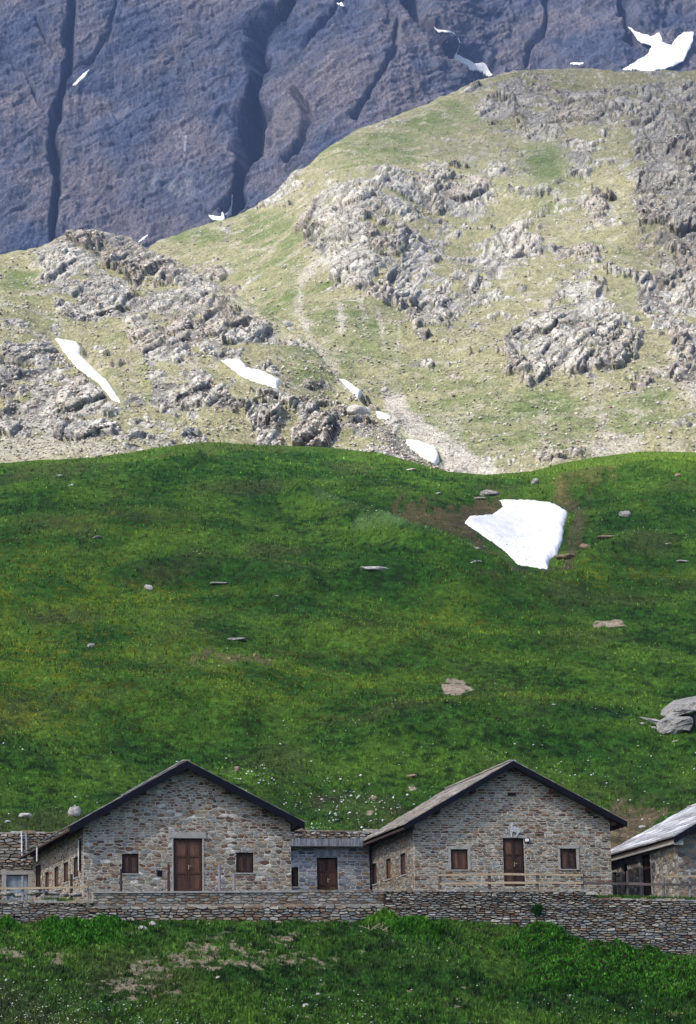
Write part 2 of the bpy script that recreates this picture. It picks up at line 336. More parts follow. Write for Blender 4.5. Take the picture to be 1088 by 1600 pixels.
def mask_of(px, py, polys, soft, jit):
    m = np.zeros(len(px))
    for p in polys:
        a = np.array(p); k = (px > a[:, 0].min()-40) & (px < a[:, 0].max()+40) & (py > a[:, 1].min()-40) & (py < a[:, 1].max()+40)
        if k.any(): m[k] = np.maximum(m[k], sstep(-soft, soft, polysd(px[k], py[k], p)+jit[k]))
    return m
def rot(P, a, b):
    ca, sa, cb, sb = math.cos(a), math.sin(a), math.cos(b), math.sin(b)
    R = np.array([[ca, -sa, 0], [sa, ca, 0], [0, 0, 1]])@np.array([[cb, 0, sb], [0, 1, 0], [-sb, 0, cb]])
    return P@R.T
RST = np.array([[math.cos(.5), 0, math.sin(.5)], [0, 1, 0], [-math.sin(.5), 0, math.cos(.5)]])
def blocky(P, s, amp, seed, an=(1, 1, 1)):
    Q = P*np.array(an)/s; Q = Q+np.stack([gnoise(Q*.9, seed+i) for i in (1, 2, 3)], 1)*.35
    d1, d2, h, v = worley(Q, seed)
    r = (h & 255)/255.; t = np.stack([((h >> 8) & 255)/127.5-1, ((h >> 16) & 255)/127.5-1, ((h >> 24) & 255)/127.5-1], 1)
    crack = sstep(.10, 0, d2-d1)
    return amp*(r*.9+(t*v).sum(1)*.9-.45*crack), r, crack
G_DRY = np.array([.245, .238, .140]); G_GRN = np.array([.135, .170, .070]); R_GRY = np.array([.35, .34, .32]); R_LT = np.array([.52, .505, .465]); R_RED = np.array([.33, .27, .22]); R_DK = np.array([.19, .185, .19]); SCR = np.array([.44, .415, .375])
def hillside(name, Dfun, crest, ybot, nrow, seed, snows, tops=None):
    nc = len(PXC); tt = np.linspace(0, 1, nrow); cr = lin(PXC, crest)
    cr = cr+fbm(np.c_[PXC/9, PXC*0, PXC*0+seed], 3, 3, seed)*5
    PY = lin(PXC, ybot)[None]*(1-tt[:, None])+cr[None]*tt[:, None]; PX = np.broadcast_to(PXC, PY.shape)
    px, py = PX.ravel().copy(), PY.ravel().copy()
    P = at(px, py, Dfun(np.clip(px, -250, 1350), py)); N = unitn(P, nrow, nc)
    jit = fbm(P, 9, 4, seed+3)*26+fbm(P, 2.5, 2, seed+4)*8
    sm = mask_of(px, py, snows, 4, jit*.0+5)
    rm = mask_of(px, py, ROCKS, 5, jit)
    n = fbm(P, 14, 4, seed+5); nf = fbm(P, 2.2, 3, seed+6); nb = fbm(P, 60, 3, seed+8)
    sparse = np.maximum(sstep(.17, .30, n+.35*nf+.1*nb)*.9, sstep(.20, .34, fbm(P*np.array([1, .5, 1.4]), 4.2, 3, seed+41)+.3*n)*.75)
    out = (px < -60) | (px > 1150); rm[out] = np.maximum(rm[out], sstep(.0, .2, nb[out]+.5*n[out]))
    grass_zone = np.zeros(len(px))                # slopes that stay smooth grass
    for cx, cy, rx, ry in [(690, 700, 60, 40), (560, 520, 90, 70), (720, 640, 90, 60), (860, 660, 110, 50), (420, 380, 60, 60), (560, 230, 130, 35), (690, 190, 70, 30), (850, 250, 30, 30), (480, 560, 50, 30), (300, 360, 60, 25), (1000, 650, 60, 35), (430, 470, 40, 40), (30, 440, 40, 30), (230, 590, 20, 30)]:
        grass_zone = np.maximum(grass_zone, np.exp(-((px-cx)/rx)**4-((py-cy)/ry)**4))
    rm *= sstep(-.34, -.05, n+.6*nf+.12); rm = np.maximum(rm, sparse*(1-grass_zone)); rm *= (1-sm)
    rm *= sstep(-.12, .06, fbm(P*np.array([1, .5, 1.5]), 5.5, 4, seed+7)+.50*rm-.40+.14)      # ledges of grass inside the rock
    scr = np.zeros(len(px))
    for poly, a in SCREE: scr = np.maximum(scr, a*mask_of(px, py, [poly], 6, jit*.5))
    for line, wd, a in STREAK:
        d, _ = linesd(px, py, line); scr = np.maximum(scr, a*sstep(wd, wd*.1, d+jit*.6))
    scr *= (1-sm)*(1-rm)
    k = rm > .01; Pv = np.stack([P[:, 0], P[:, 1]*.22, P[:, 2]*.95-P[:, 1]*.29], 1); Q = (Pv[k])@RST.T; disp = np.zeros(len(px)); rr = np.full(len(px), .5); ck = np.zeros(len(px)); r2 = rr.copy()
    for s, a, an, sd in ((9, 2.3, (.8, 1, 1.2), 1), (3.4, 1.5, (.5, .8, 1.9), 2), (1.2, .75, (.5, .8, 1.9), 3)):
        h, r, c = blocky(Q, s, a, seed+sd*7, an); disp[k] += h-a*.4; ck[k] = np.maximum(ck[k], c*(1, .8, .9, .6)[sd-1])
        if sd == 1: rr[k] = r
        if sd == 2: r2[k] = r
    base = fbm(P, 12, 3, seed+9)*1.9*(1-sm)+fbm(P, 1.3, 2, seed+10)*.16*(1-sm)+fbm(P, 45, 2, seed+11)*4.0*(1-sm)*(1-grass_zone*.5)
    fade = sstep(0, 14, py-np.tile(cr, nrow))
    OUTD = np.array([-.12, -.97, .16])
    P2 = P+N*((base+rm*.5)*(.25+.75*fade))[:, None]+OUTD*(np.maximum(disp, -1.0)*rm**1.2*(.25+.75*fade))[:, None]
    # colour
    t = sstep(-.3, .4, fbm(P, 10, 4, seed+12)+.35*fbm(P, 1.2, 2, seed+13)+.5*grass_zone-.35)[:, None]; c = G_DRY*(1-t)+G_GRN*t
    rk = R_GRY*(1-r2[:, None])+R_LT*r2[:, None]
    t = sstep(.62, .95, rr+.5*fbm(P, 7, 3, seed+14))[:, None]*.45; rk = rk*(1-t)+R_RED*t
    t = (sstep(.25, .0, rr+.4*nf))[:, None]*.6; rk = rk*(1-t)+R_DK*t
    rk = rk*(1-.6*ck)[:, None]*np.exp(.55*fbm(P*np.array([1, .3, 1]), .9, 3, seed+31))[:, None]; t = (sstep(.0, .4, fbm(P, 3, 3, seed+32))*.45)[:, None]; rk = rk*(1-t)+np.array([.30, .31, .22])*t
    # cloud shade high on the right, painted into rock and grass colour
    hi = (sstep(250, 140, py)*sstep(700, 800, px)+sstep(960, 1010, px)*sstep(430, 380, py))[:, None]; hi = np.clip(hi, 0, 1); rk = rk*(1-hi*.35); c = c*(1-hi*.3)
    rmc = sstep(.06, .4, rm)[:, None]; c = c*(1-rmc)+rk*rmc
    c = c*np.exp(.5*fbm(P, 1.0, 3, seed+33)*(1-rm))[:, None]; t = (sstep(.10, .4, fbm(P, 4, 4, seed+35)+.5*fbm(P, .8, 2, seed+36))*.7*(1-rm))[:, None]; c = c*(1-t)+np.array([.38, .35, .285])*t
    t = scr[:, None]*.9; c = c*(1-t)+SCR*t*(.85+.3*sstep(-.5, .5, nf))[:, None]
    if name == 'mountain':
        for cx, cy, rx, ry in [(620, 235+0, 60, 14), (850, 280, 45, 40), (860, 250, 30, 45)]:
            t = (.4*np.exp(-((px-cx-(0 if cy < 240 else 0))/rx)**2-((py-cy)/ry)**2)*(cx > 800))[:, None]; c = c*(1-t)+np.array([.07, .12, .04])*t
    last = P2[-nc:]; Vx = [P2]
    for dy, dz in ((4, .5), (12, -1), (30, -8), (70, -30), (130, -70)): Vx.append(last+np.array([0, dy, dz]))
    o = tag(mk(name, np.vstack(Vx), gridf(nrow+5, nc), MT['mountain'], col=np.vstack([c]+[c[-nc:]]*5)), kind='structure')
    return dict(P=P2.reshape(nrow, nc, 3), px=px, py=py, rm=rm.reshape(nrow, nc), sm=sm.reshape(nrow, nc), scr=scr.reshape(nrow, nc), c=c.reshape(nrow, nc, 3), N=N.reshape(nrow, nc, 3))
DK = TPS([(-250,760,320),(-250,420,450),(0,735,330),(200,725,330),(400,715,335),(600,725,335),(760,760,340),(1000,760,345),(0,600,370),(0,500,400),(0,400,450),(100,560,385),(150,480,415),(150,362,460),(250,560,375),(235,390,465),(300,640,350),(350,500,400),(360,450,440),(440,600,365),(440,500,415),(530,595,378),(590,650,362),(680,720,345),(150,640,352),(300,560,372)])
DM = TPS([(-250,800,360),(-250,420,620),(300,800,360),(600,760,338),(750,745,335),(900,735,335),(1088,725,335),(1350,725,335),(560,620,385),(700,620,385),(900,620,380),(1088,620,375),(1350,620,375),(480,500,440),(600,500,440),(750,500,440),(900,500,425),(1088,500,430),(250,380,610),(350,345,630),(430,300,650),(560,200,705),(680,158,725),(800,112,755),(900,105,760),(1088,110,760),(1350,110,760),(500,400,510),(560,330,530),(620,400,490),(700,350,560),(800,300,600),(900,300,590),(1040,300,560),(800,200,680),(950,200,650),(1088,200,640),(400,420,540),(750,420,500),(1088,400,500),(640,290,600),(520,280,600),(0,420,640),(0,700,420)])
KCREST = [(-4300, 420), (-150, 405), (0, 398), (60, 390), (100, 370), (150, 361), (205, 373), (235, 395), (290, 415), (360, 455), (440, 500), (490, 540), (530, 592), (580, 640), (640, 700), (700, 745), (1100, 775), (5400, 800)]
MCREST = [(-4300, 440), (-150, 410), (0, 405), (200, 395), (228, 389), (250, 375), (300, 357), (340, 345), (380, 331), (430, 302), (455, 270), (480, 258), (520, 226), (560, 200), (620, 180), (680, 158), (740, 130), (800, 112), (860, 107), (900, 105), (960, 110), (1020, 110), (1088, 110), (1300, 125), (5400, 300)]
KN = hillside('rocky_hill', DK, KCREST, [(-4300, 790), (0, 755), (600, 760), (760, 790), (5400, 830)], 330, 200, SNOWS['knoll'])
MN = hillside('mountain', DM, MCREST, [(-4300, 850), (0, 800), (1088, 780), (5400, 780)], 560, 300, SNOWS['mountain'])
# ---- the great cliff
CB = TPS([(-300,450,1860),(0,450,1860),(300,450,1850),(600,300,1880),(800,200,1980),(1100,200,1980),(1400,250,1980),(-300,-200,2130),(0,-200,2130),(300,-200,2120),(560,-200,2130),(690,60,2010),(1100,-200,2250),(1400,-200,2250),(800,-200,2230),(560,100,1950),(700,110,1975),(760,60,2080),(200,100,2010),(400,150,1985),(450,200,1940),(980,40,2090),(1060,0,2190)], .05)
GULLY = [([(115,-100),(112,60),(108,110),(96,160),(84,210),(88,290),(86,380),(84,450)], 12, 18, .9), ([(108,120),(140,108),(170,60),(190,-40)], 5, 5, 0),
  ([(470,-20),(440,35),(412,60),(408,110),(402,160),(392,220),(385,270),(365,330)], 24, 36, 1.15), ([(465,150),(488,190),(478,230),(450,262)], 9, 9, .5), ([(640,-60),(650,40),(690,75),(760,125)], 20, 26, .6),
  ([(968,-50),(975,30),(990,70)], 14, 18, .6), ([(0,90),(40,130),(75,190)], 4, 4, 0), ([(60,40),(95,100)], 6, 5, 0), ([(560,-40),(520,40),(480,80)], 8, 8, 0), ([(860,-50),(850,60),(820,110)], 8, 9, 0), ([(620,40),(600,120),(560,190)], 7, 7, 0),]
pc = np.arange(-150, 1240, 1.7); ex = np.cumsum(np.geomspace(4, 500, 26)); pc = np.r_[(pc[0]-ex)[::-1], pc, pc[-1]+ex]
rowsC = np.r_[np.arange(470, -110, -1.7), -110-np.cumsum(np.geomspace(4, 90, 18))]
PXq, PYq = np.meshgrid(pc, rowsC); px, py = PXq.ravel(), PYq.ravel(); nrc, ncc = PXq.shape
D = CB(np.clip(px, -300, 1400), np.clip(py, -200, 470)); P = at(px, py, D); N = unitn(P, nrc, ncc)
jx = fbm(P, 60, 3, 501)*14; jy = fbm(P, 60, 3, 511)*14; wv_ = fbm(P, 45, 3, 515); carve = np.zeros(len(px)); gm = np.zeros(len(px))
for line, wd, dep, dk in GULLY:
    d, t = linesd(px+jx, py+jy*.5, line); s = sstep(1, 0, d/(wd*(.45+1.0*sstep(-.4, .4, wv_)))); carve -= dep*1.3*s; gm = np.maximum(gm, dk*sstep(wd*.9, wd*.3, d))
# side wall of the great couloir: everything right of it stands back a little, then comes forward
Q = rot(P, .3, .75)
d1 = fbm(Q*np.array([1, 1, 2.2]), 90, 5, 521, .5, ridged=True)*7+fbm(rot(P, .2, .15)*np.array([1.8, 1, .28]), 30, 6, 531, .62, ridged=True)*5.5
h, r, ck = blocky(rot(P, .3, .6), 26, 1.6, 541, (.5, .6, 2.4)); h2, r2, ck2 = blocky(rot(P, .3, .6), 9, 1.1, 551, (.4, .6, 2.6))
P2 = P+N*(carve+d1+h+h2)[:, None]
t = sstep(-.45, .4, fbm(P, 70, 4, 561)+.3*fbm(P, 12, 3, 571))[:, None]
c = np.array([.044, .058, .100])*(1-t)+np.array([.112, .103, .112])*t  # blue of the distant haze partly painted into the rock colour
c = c*(.75+.5*r2)[:, None]*(1-.35*ck2)[:, None]
t = (sstep(.25, .6, fbm(rot(P, .2, .0)*np.array([1, 1, .12]), 14, 3, 581)))[:, None]*.5; c = c*(1-t)+np.array([.05, .055, .085])*t      # dark water stains
for cx, cy, rx, ry in ((292, 245, 12, 40), (275, 300, 45, 22)):  # pale wash below the seep
    tt_ = (.5*np.exp(-((px-cx)/rx)**2-((py-cy)/ry)**2)*sstep(-.2, .4, fbm(P*np.array([1, 1, .3]), 8, 2, 591)))[:, None]; c = c*(1-tt_)+np.array([.26, .28, .33])*tt_
c = c*(1-.6*gm)[:, None]  # shade inside the gullies painted as darker rock
for line, wd in (([(412, 62), (404, 110), (398, 160), (390, 215)], 2.2), ([(292, 225), (290, 262)], 2.0)):
    d, _ = linesd(px+jx*.6, py, line); t = (sstep(wd, .4, d)*.5)[:, None]; c = c*(1-t)+np.array([.34, .36, .40])*t
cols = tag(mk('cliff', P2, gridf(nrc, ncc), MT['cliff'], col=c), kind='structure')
# ---- snow
def snow_patch(poly, base, label, thick, step=1.6, ph=1.0, group=None, kp=-2.2, slab=2.0):
    a = np.array(poly, float); xs = np.arange(a[:, 0].min()-4, a[:, 0].max()+4, step); ys = np.arange(a[:, 1].max()+4, a[:, 1].min()-4, -step)
    X, Y = np.meshgrid(xs, ys); px, py = X.ravel(), Y.ravel()
    wdt = min(np.ptp(a[:, 0]), np.ptp(a[:, 1])); sd = polysd(px, py, poly)+fbm(np.c_[px, py, px*0], 6, 3, 77)*min(2.2, wdt*.06)
    Pb = base(px, py); off = thick*(1-np.exp(-np.maximum(sd, 0)/4*ph))-thick*1.2*sstep(0, -1.2, sd)
    n = np.array([0, -.45, .9]); Pb = Pb+n*off[:, None]
    Pd = Pb-np.array([0, -.6, .5])*thick*slab
    nr, nc = X.shape; F = gridf(nr, nc); keep = (sd.reshape(nr, nc) > kp); k = keep[:-1, :-1] & keep[1:, 1:] & keep[1:, :-1] & keep[:-1, 1:]
    lab = np.full(F.shape[0], -1); K = k.ravel(); kc = nc-1; best = []; seen = np.zeros(len(K), bool)
    for s0 in np.flatnonzero(K):                  # keep the largest connected piece only
        if seen[s0]: continue
        st = [s0]; seen[s0] = True; comp = []
        while st:
            u = st.pop(); comp.append(u); rr_, cc_ = divmod(u, kc)
            for v in ((u-kc) if rr_ > 0 else -1, (u+kc) if u+kc < len(K) else -1, (u-1) if cc_ > 0 else -1, (u+1) if cc_ < kc-1 else -1):
                if v >= 0 and K[v] and not seen[v]: seen[v] = True; st.append(v)
        if len(comp) > len(best): best = comp
    F = F[np.array(best)]
    # closed slab: bottom sheet + rim
    n0 = len(Pb); from collections import Counter
    ed = {}
    for f in F.tolist():
        for i in range(4):
            e = (f[i], f[(i+1) % 4]); ed[e] = 1
    rim = [(b, a_, a_+n0, b+n0) for (a_, b) in ed if (b, a_) not in ed]
    Fa = np.vstack([F, F[:, ::-1]+n0, np.array(rim)]) if rim else F
    us, inv = np.unique(Fa, return_inverse=True); Fa = inv.reshape(Fa.shape)
    o = mk('snow_patch', np.vstack([Pb, Pd])[us], Fa, MT['snow'], smooth=False)
    me = o.data; me.polygons.foreach_set('use_smooth', np.ones(len(me.polygons), bool))
    return tag(o, label, 'snow patch', group or 'snow patches left on the slopes')
def grid_base(S, up=.0):
    G = S['P']; 
    def f(px, py):
        PYg = S['py'].reshape(G.shape[:2]); out = np.zeros((len(px), 3)); ci = np.interp(px, PXC, np.arange(len(PXC)))
        i0 = np.clip(np.floor(ci).astype(int), 0, len(PXC)-2); fx = ci-i0
        ytop = PYg[-1, i0]; ybt = PYg[0, i0]; r = (ybt-py)/(ybt-ytop)*(G.shape[0]-1); r = np.clip(r, 0, G.shape[0]-1.001); j = r.astype(int); fy = r-j
        return (G[j, i0]*((1-fx)*(1-fy))[:, None]+G[j, i0+1]*(fx*(1-fy))[:, None]+G[j+1, i0]*((1-fx)*fy)[:, None]+G[j+1, i0+1]*(fx*fy)[:, None])
    return f
kb, mb = grid_base(KN), grid_base(MN)
def mb_it(tx, ty):
    q = ty.copy()
    for _ in range(4): q = np.clip(q+(ty-proj(mb(tx, q))[1])*.6, ty-12, ty+12)
    return mb(tx, q)+np.array([0, -.6, .35])
CG = P2.reshape(nrc, ncc, 3).copy()
for _ in range(14): CG[1:-1, 1:-1] = (CG[:-2, 1:-1]+CG[2:, 1:-1]+CG[1:-1, :-2]+CG[1:-1, 2:]+CG[1:-1, 1:-1]*2)/6
def cliff_base(tx, ty):
    qx, qy = tx.copy(), ty.copy()
    for _ in range(9):
        a_, b_ = proj(cliff_b0(qx, qy)); qx = np.clip(qx+(tx-a_)*.4, tx-22, tx+22); qy = np.clip(qy+(ty-b_)*.4, ty-30, ty+30)
    return cliff_b0(qx, qy)
def cliff_b0(px, py):
    ci = np.clip(np.interp(px, pc, np.arange(ncc)), 0, ncc-1.01); ri = np.clip(np.interp(-py, -rowsC, np.arange(nrc)), 0, nrc-1.01); i, j = ci.astype(int), ri.astype(int); fx, fy = (ci-i)[:, None], (ri-j)[:, None]
    Q_ = CG[j, i]*(1-fx)*(1-fy)+CG[j, i+1]*fx*(1-fy)+CG[j+1, i]*(1-fx)*fy+CG[j+1, i+1]*fx*fy; return Q_+np.array([0, -5.0, 1.])
def hbase(px, py):
    P = at(px, py, hillD(px, py)); P[:, 2] += hill_bump(px, py, P); return P
def hbase_it(px, py):
    q = py.copy()
    for _ in range(3): q = q-(proj(hbase(px, q))[1]-py)*.8
    return hbase(px, q)
snow_patch(SNOWBIG, hbase_it, 'large white snow patch in the hollow of the green hill', .45, 1.6)
snow_patch(SNOWS['knoll'][0], kb, 'long narrow snow patch slanting down beside dark ledge', .8, 1.3)
snow_patch(SNOWS['knoll'][1], kb, 'curved snow patch below the jagged rock band', .8, 1.3)
for p, l in zip(SNOWS['mountain'], ['topmost of the snow strips in the stony gully', 'tiny snow patch beside a pale rounded boulder', 'small snow strip in the gully right of the pale boulder', 'lowest snow patch in the gully beside the scree fan']): snow_patch(p, mb_it, l, .8, 1.0)
for p, l in zip(SNOWS['cliff'], ['thin slanting snow strip where the grassy ridge meets the cliff', 'tiny hooked snow patch high in the cliff gully', 'large branching snowfield above the crest of the grassy mountain', 'short flat snow sliver on the crest left of the large snowfield', 'ragged snow patch at the foot of the dark couloir', 'faint snow sliver above the slanting snow strip', 'tiny snow fleck at the upper edge of the cliff', 'thin slanting snow streak beside the dark left gully', 'thin snow streak right of the rocky knoll top']): snow_patch(p, cliff_base, l, 1.6, .9, kp=-.3, slab=.5)
# ================================================================== GRASS, FLOWERS, RUBBLE, BOULDERS
hb, fb = grid_base(HS), grid_base(FS)
def blades(name, P, col, h, nb=3, wid=.35, lean=.5, jcol=.25, seed=1, upv=(0, 0, 1)):
    """tufts of nb tapering blades at points P with height h"""
    r = np.random.default_rng(seed); n = len(P); B = np.repeat(P, nb, 0); hh = np.repeat(h, nb)*r.uniform(.6, 1.25, n*nb)
    a = r.uniform(0, 2*np.pi, n*nb); l = r.uniform(.1, lean, n*nb)
    side = np.stack([-np.sin(a), np.cos(a), 0*a], 1); out = np.stack([np.cos(a), np.sin(a), 0*a], 1)
    B = B+out*(hh*.25)[:, None]; up = np.array(upv)
    w_ = (hh*wid)[:, None]
    v0 = B-side*w_*.5-up*(hh*.15)[:, None]; v1 = B+side*w_*.5-up*(hh*.15)[:, None]; v2 = B+up*hh[:, None]+out*(hh*l)[:, None]
    V = np.stack([v0, v1, v2], 1).reshape(-1, 3); F = np.arange(len(V)).reshape(-1, 3)
    c = np.repeat(col, nb, 0)*(1+r.uniform(-jcol, jcol, n*nb))[:, None]; C = np.repeat(c, 3, 0)
    return mk(name, V, F, MT['blade'], col=np.clip(C, 0, 1))
def specks(name, P, col, s, mat_, seed=1, flat=.5):
    """small eight-faced solids at P with size s"""
    r = np.random.default_rng(seed); n = len(P); base = np.array([[1, 0, 0], [0, 1, 0], [-1, 0, 0], [0, -1, 0], [0, 0, 1], [0, 0, -1]], float)
    V = base[None]*(1+r.uniform(-.35, .35, (n, 6, 3))); V += r.uniform(-.25, .25, (n, 6, 3))
    a = r.uniform(0, 6.28, n); ca, sa = np.cos(a)[:, None], np.sin(a)[:, None]
    X = V[..., 0]*ca-V[..., 1]*sa; Y = V[..., 0]*sa+V[..., 1]*ca; V = np.stack([X, Y, V[..., 2]*flat], -1)
    V = V*s[:, None, None]+P[:, None]
    f = np.array([[0, 1, 4], [1, 2, 4], [2, 3, 4], [3, 0, 4], [1, 0, 5], [2, 1, 5], [3, 2, 5], [0, 3, 5]])
    F = (f[None]+(np.arange(n)*6)[:, None, None]).reshape(-1, 3)
    return mk(name, V.reshape(-1, 3), F, mat_, col=np.repeat(col, 6, 0))
def spread(n, ytop, ybot, seed, x0=-90, x1=1180):
    r = np.random.default_rng(seed); px = r.uniform(x0, x1, n); a, b = ytop(px), ybot(px); return px, a+(b-a)*r.uniform(0, 1, n)
def pick(d, seed, *arrs):
    k = np.random.default_rng(seed).uniform(0, 1, len(d)) < d; return [a[k] for a in arrs]
top_h = lambda x: lin(x, CREST)+1; bot_h = lambda x: 1303+60*sstep(900, 960, x)
top_f = lambda x: lin(x, WBASE)+1; bot_f = lambda x: np.full(len(x), 1625.)
# hill grass
px, py = spread(118000, top_h, bot_h, 1); P = hb(px, py)
bare = np.zeros(len(px)) 
for p in BARE: bare = np.maximum(bare, sstep(-1, 2, polysd(px, py, p)))
for p, a, _ in BROWNS: bare = np.maximum(bare, .75*a*sstep(-5, 8, polysd(px, py, p)))
bare = np.maximum(bare, sstep(-3, 1, polysd(px, py, SNOWBIG)))
clump = sstep(-.45, .25, fbm(P, 1.1, 3, 201))
px, py, P = pick((1-bare)*(.25+.75*clump), 2, px, py, P)
c = meadow_col(px, py, P)*np.array([1.5, 1.45, 1.3])*np.exp(np.random.default_rng(8).normal(0, .35, (len(P), 1))); n = fbm(P, .7, 2, 205); dry = sstep(.2, .5, n)[:, None]*.35; c = c*(1-dry)+np.array([.12, .14, .035])*dry
tag(blades('grass', P, c, (.075+.0004*(P[:, 1]-110))*np.random.default_rng(3).uniform(.6, 2.0, len(P)), 3, .5, .6, .4, 4), 'short green grass covering the hill behind the houses', 'grass', kind='stuff')
# front grass
px, py = spread(52000, top_f, bot_f, 11); P = fb(px, py)
y = np.zeros(len(P)); n = fbm(P, .9, 4, 131)
for cx, cy, rx, ry in DIRT: y = np.maximum(y, np.exp(-((px-cx)/rx/1.3)**2-((py-cy)/ry/1.5)**2))
bare = sstep(.0, .12, y*.62-.42+fbm(P, .55, 4, 133)*1.0); clump = sstep(-.4, .3, fbm(P, .6, 3, 211))
px, py, P = pick((1-bare*.72)*(.2+.8*clump), 12, px, py, P)
c = meadow_col(px, py, P, True)*1.25*np.exp(np.random.default_rng(8).normal(0, .35, (len(P), 1))); n = fbm(P, .4, 2, 215); dry = sstep(.25, .5, n)[:, None]*.4; c = c*(1-dry)+np.array([.14, .15, .05])*dry
tag(blades('grass', P, c, np.random.default_rng(13).uniform(.05, .19, len(P)), 4, .4, .7, .4, 14), 'green tufted grass on the bank below the long stone wall', 'grass', kind='stuff')
# flowers: white
WZ = [(500, 1245, 130, 45, 1.2), (640, 1240, 120, 45, .5), (430, 1215, 60, 30, .8), (1000, 1190, 120, 50, .35), (900, 1240, 60, 40, .4), (820, 1190, 100, 40, .25), (560, 815, 50, 25, .5), (660, 855, 90, 14, .9), (740, 862, 50, 12, .8), (980, 830, 110, 40, .35), (950, 790, 60, 30, .3), (300, 1260, 120, 30, .15), (60, 1270, 80, 25, .12), (500, 780, 60, 20, .4), (600, 1130, 200, 60, .12), (560, 760, 80, 20, .3), (920, 880, 60, 15, .4)]
px, py = spread(60000, top_h, bot_h, 21); P = hb(px, py); d = np.full(len(px), .006)
for cx, cy, rx, ry, a in WZ: d = d+.38*a*np.exp(-((px-cx)/rx)**2-((py-cy)/ry)**2)
d *= sstep(-.3, .4, fbm(P, 2.5, 3, 221)); px, py, P = pick(d*(1-sstep(-3, 1, polysd(px, py, SNOWBIG))), 22, px, py, P)
P[:, 2] += .07; r = np.random.default_rng(23)
tag(specks('wildflowers', P, np.full((len(P), 3), .78), .02+.035*r.uniform(0, 1, len(P))**2.5*(1+(py > 1150)), MT['blade'], 24, .6), 'white wildflowers dotting the green hill', 'flowers', kind='stuff')
px, py = spread(50000, top_h, bot_h, 31); P = hb(px, py); d = np.full(len(px), .004)
for cx, cy, rx, ry, a in YEL: d = d+.5*a*np.exp(-((px-cx)/rx)**2-((py-cy)/ry)**2)
d *= sstep(-.2, .4, fbm(P, 3, 3, 231)); px, py, P = pick(d, 32, px, py, P); P[:, 2] += .07
tag(specks('wildflowers', P, np.full((len(P), 3), (.45, .42, .01)), .02+.025*np.random.default_rng(33).uniform(0, 1, len(P)), MT['blade'], 34, .6), 'yellow wildflowers in bands across the green hill', 'flowers', kind='stuff')
px, py = spread(26000, top_f, bot_f, 41); P = fb(px, py); d = np.full(len(px), .004)
for cx, cy, rx, ry, a in [(90, 1595, 130, 30, .9), (240, 1600, 120, 15, .5), (20, 1560, 90, 30, .4), (560, 1590, 90, 25, .5), (480, 1575, 50, 12, .3), (620, 1480, 200, 20, .05), (1010, 1590, 90, 20, .25), (900, 1580, 100, 20, .2), (60, 1480, 60, 20, .05), (440, 1560, 60, 20, .15)]: d = d+.4*a*np.exp(-((px-cx)/rx)**2-((py-cy)/ry)**2)
px, py, P = pick(d, 42, px, py, P); P[:, 2] += .08; yl = np.random.default_rng(44).uniform(0, 1, len(P)) < np.where((px > 880) & (py > 1570), .5, .06)
c = np.where(yl[:, None], np.array([[.5, .45, .02]]), np.array([[.7, .72, .66]]))
tag(specks('wildflowers', P, c, .014+.03*np.random.default_rng(43).uniform(0, 1, len(P))**3, MT['blade'], 45, .6), 'small white and yellow flowers in the grass below the wall', 'flowers', kind='stuff')
r = np.random.default_rng(47); px, py = r.uniform(725, 890, 3000), r.uniform(780, 890, 3000); sdv = polysd(px, py, SNOWBIG); k = (sdv > 1.5) & (r.uniform(0, 1, 3000) < .015+.12*np.exp(-sdv/5)); P = hbase_it(px[k], py[k])+np.array([0, -.2, .42])
tag(specks('debris', P, np.full((len(P), 3), (.14, .11, .08)), r.uniform(.02, .07, len(P)), MT['blade'], 48, .4), 'dark grit and bits of turf scattered on the big snow patch', 'debris', kind='stuff')
# rubble on the sunlit slopes
def rubble(S, f, seed, n, name, label):
    r = np.random.default_rng(seed); nr, nc_ = S['rm'].shape; j = r.integers(2, nr-4, n*6); i0 = np.searchsorted(PXC, -55); i1 = np.searchsorted(PXC, 1140); i = r.integers(i0, i1, n*6)
    rm_, sm_, sc_ = S['rm'][j, i], S['sm'][j, i], S['scr'][j, i]; P = S['P'][j, i]
    nn = fbm(P, 8, 3, seed+2); near = sstep(-.35, .3, nn)
    d = (.05+.30*near+.8*sc_+.25*rm_)*(sm_ < .05); k = r.uniform(0, 1, len(d)) < d*.55; P, rm_, sc_ = P[k][:n], rm_[k][:n], sc_[k][:n]
    P = P+r.uniform(-.3, .3, P.shape)*np.array([1, 1, .1]); s = .07+.34*r.uniform(0, 1, len(P))**4*(1-.75*sc_)
    g = r.uniform(.75, 1.15, (len(P), 1)); c = np.array([.52, .49, .445])*g; wv = r.uniform(0, 1, len(P)) < .25; c[wv] = np.array([.40, .32, .27])*g[wv]
    tag(specks(name, P+np.array([0, 0, .05]), c, s, MT['mountain'], seed+3, .7), label, 'rubble', kind='stuff')
rubble(KN, kb, 61, 34000, 'rubble', 'pale loose rubble strewn over the low rocky hill')
rubble(MN, mb, 71, 60000, 'rubble', 'pale loose rubble strewn over the high mountain slope')
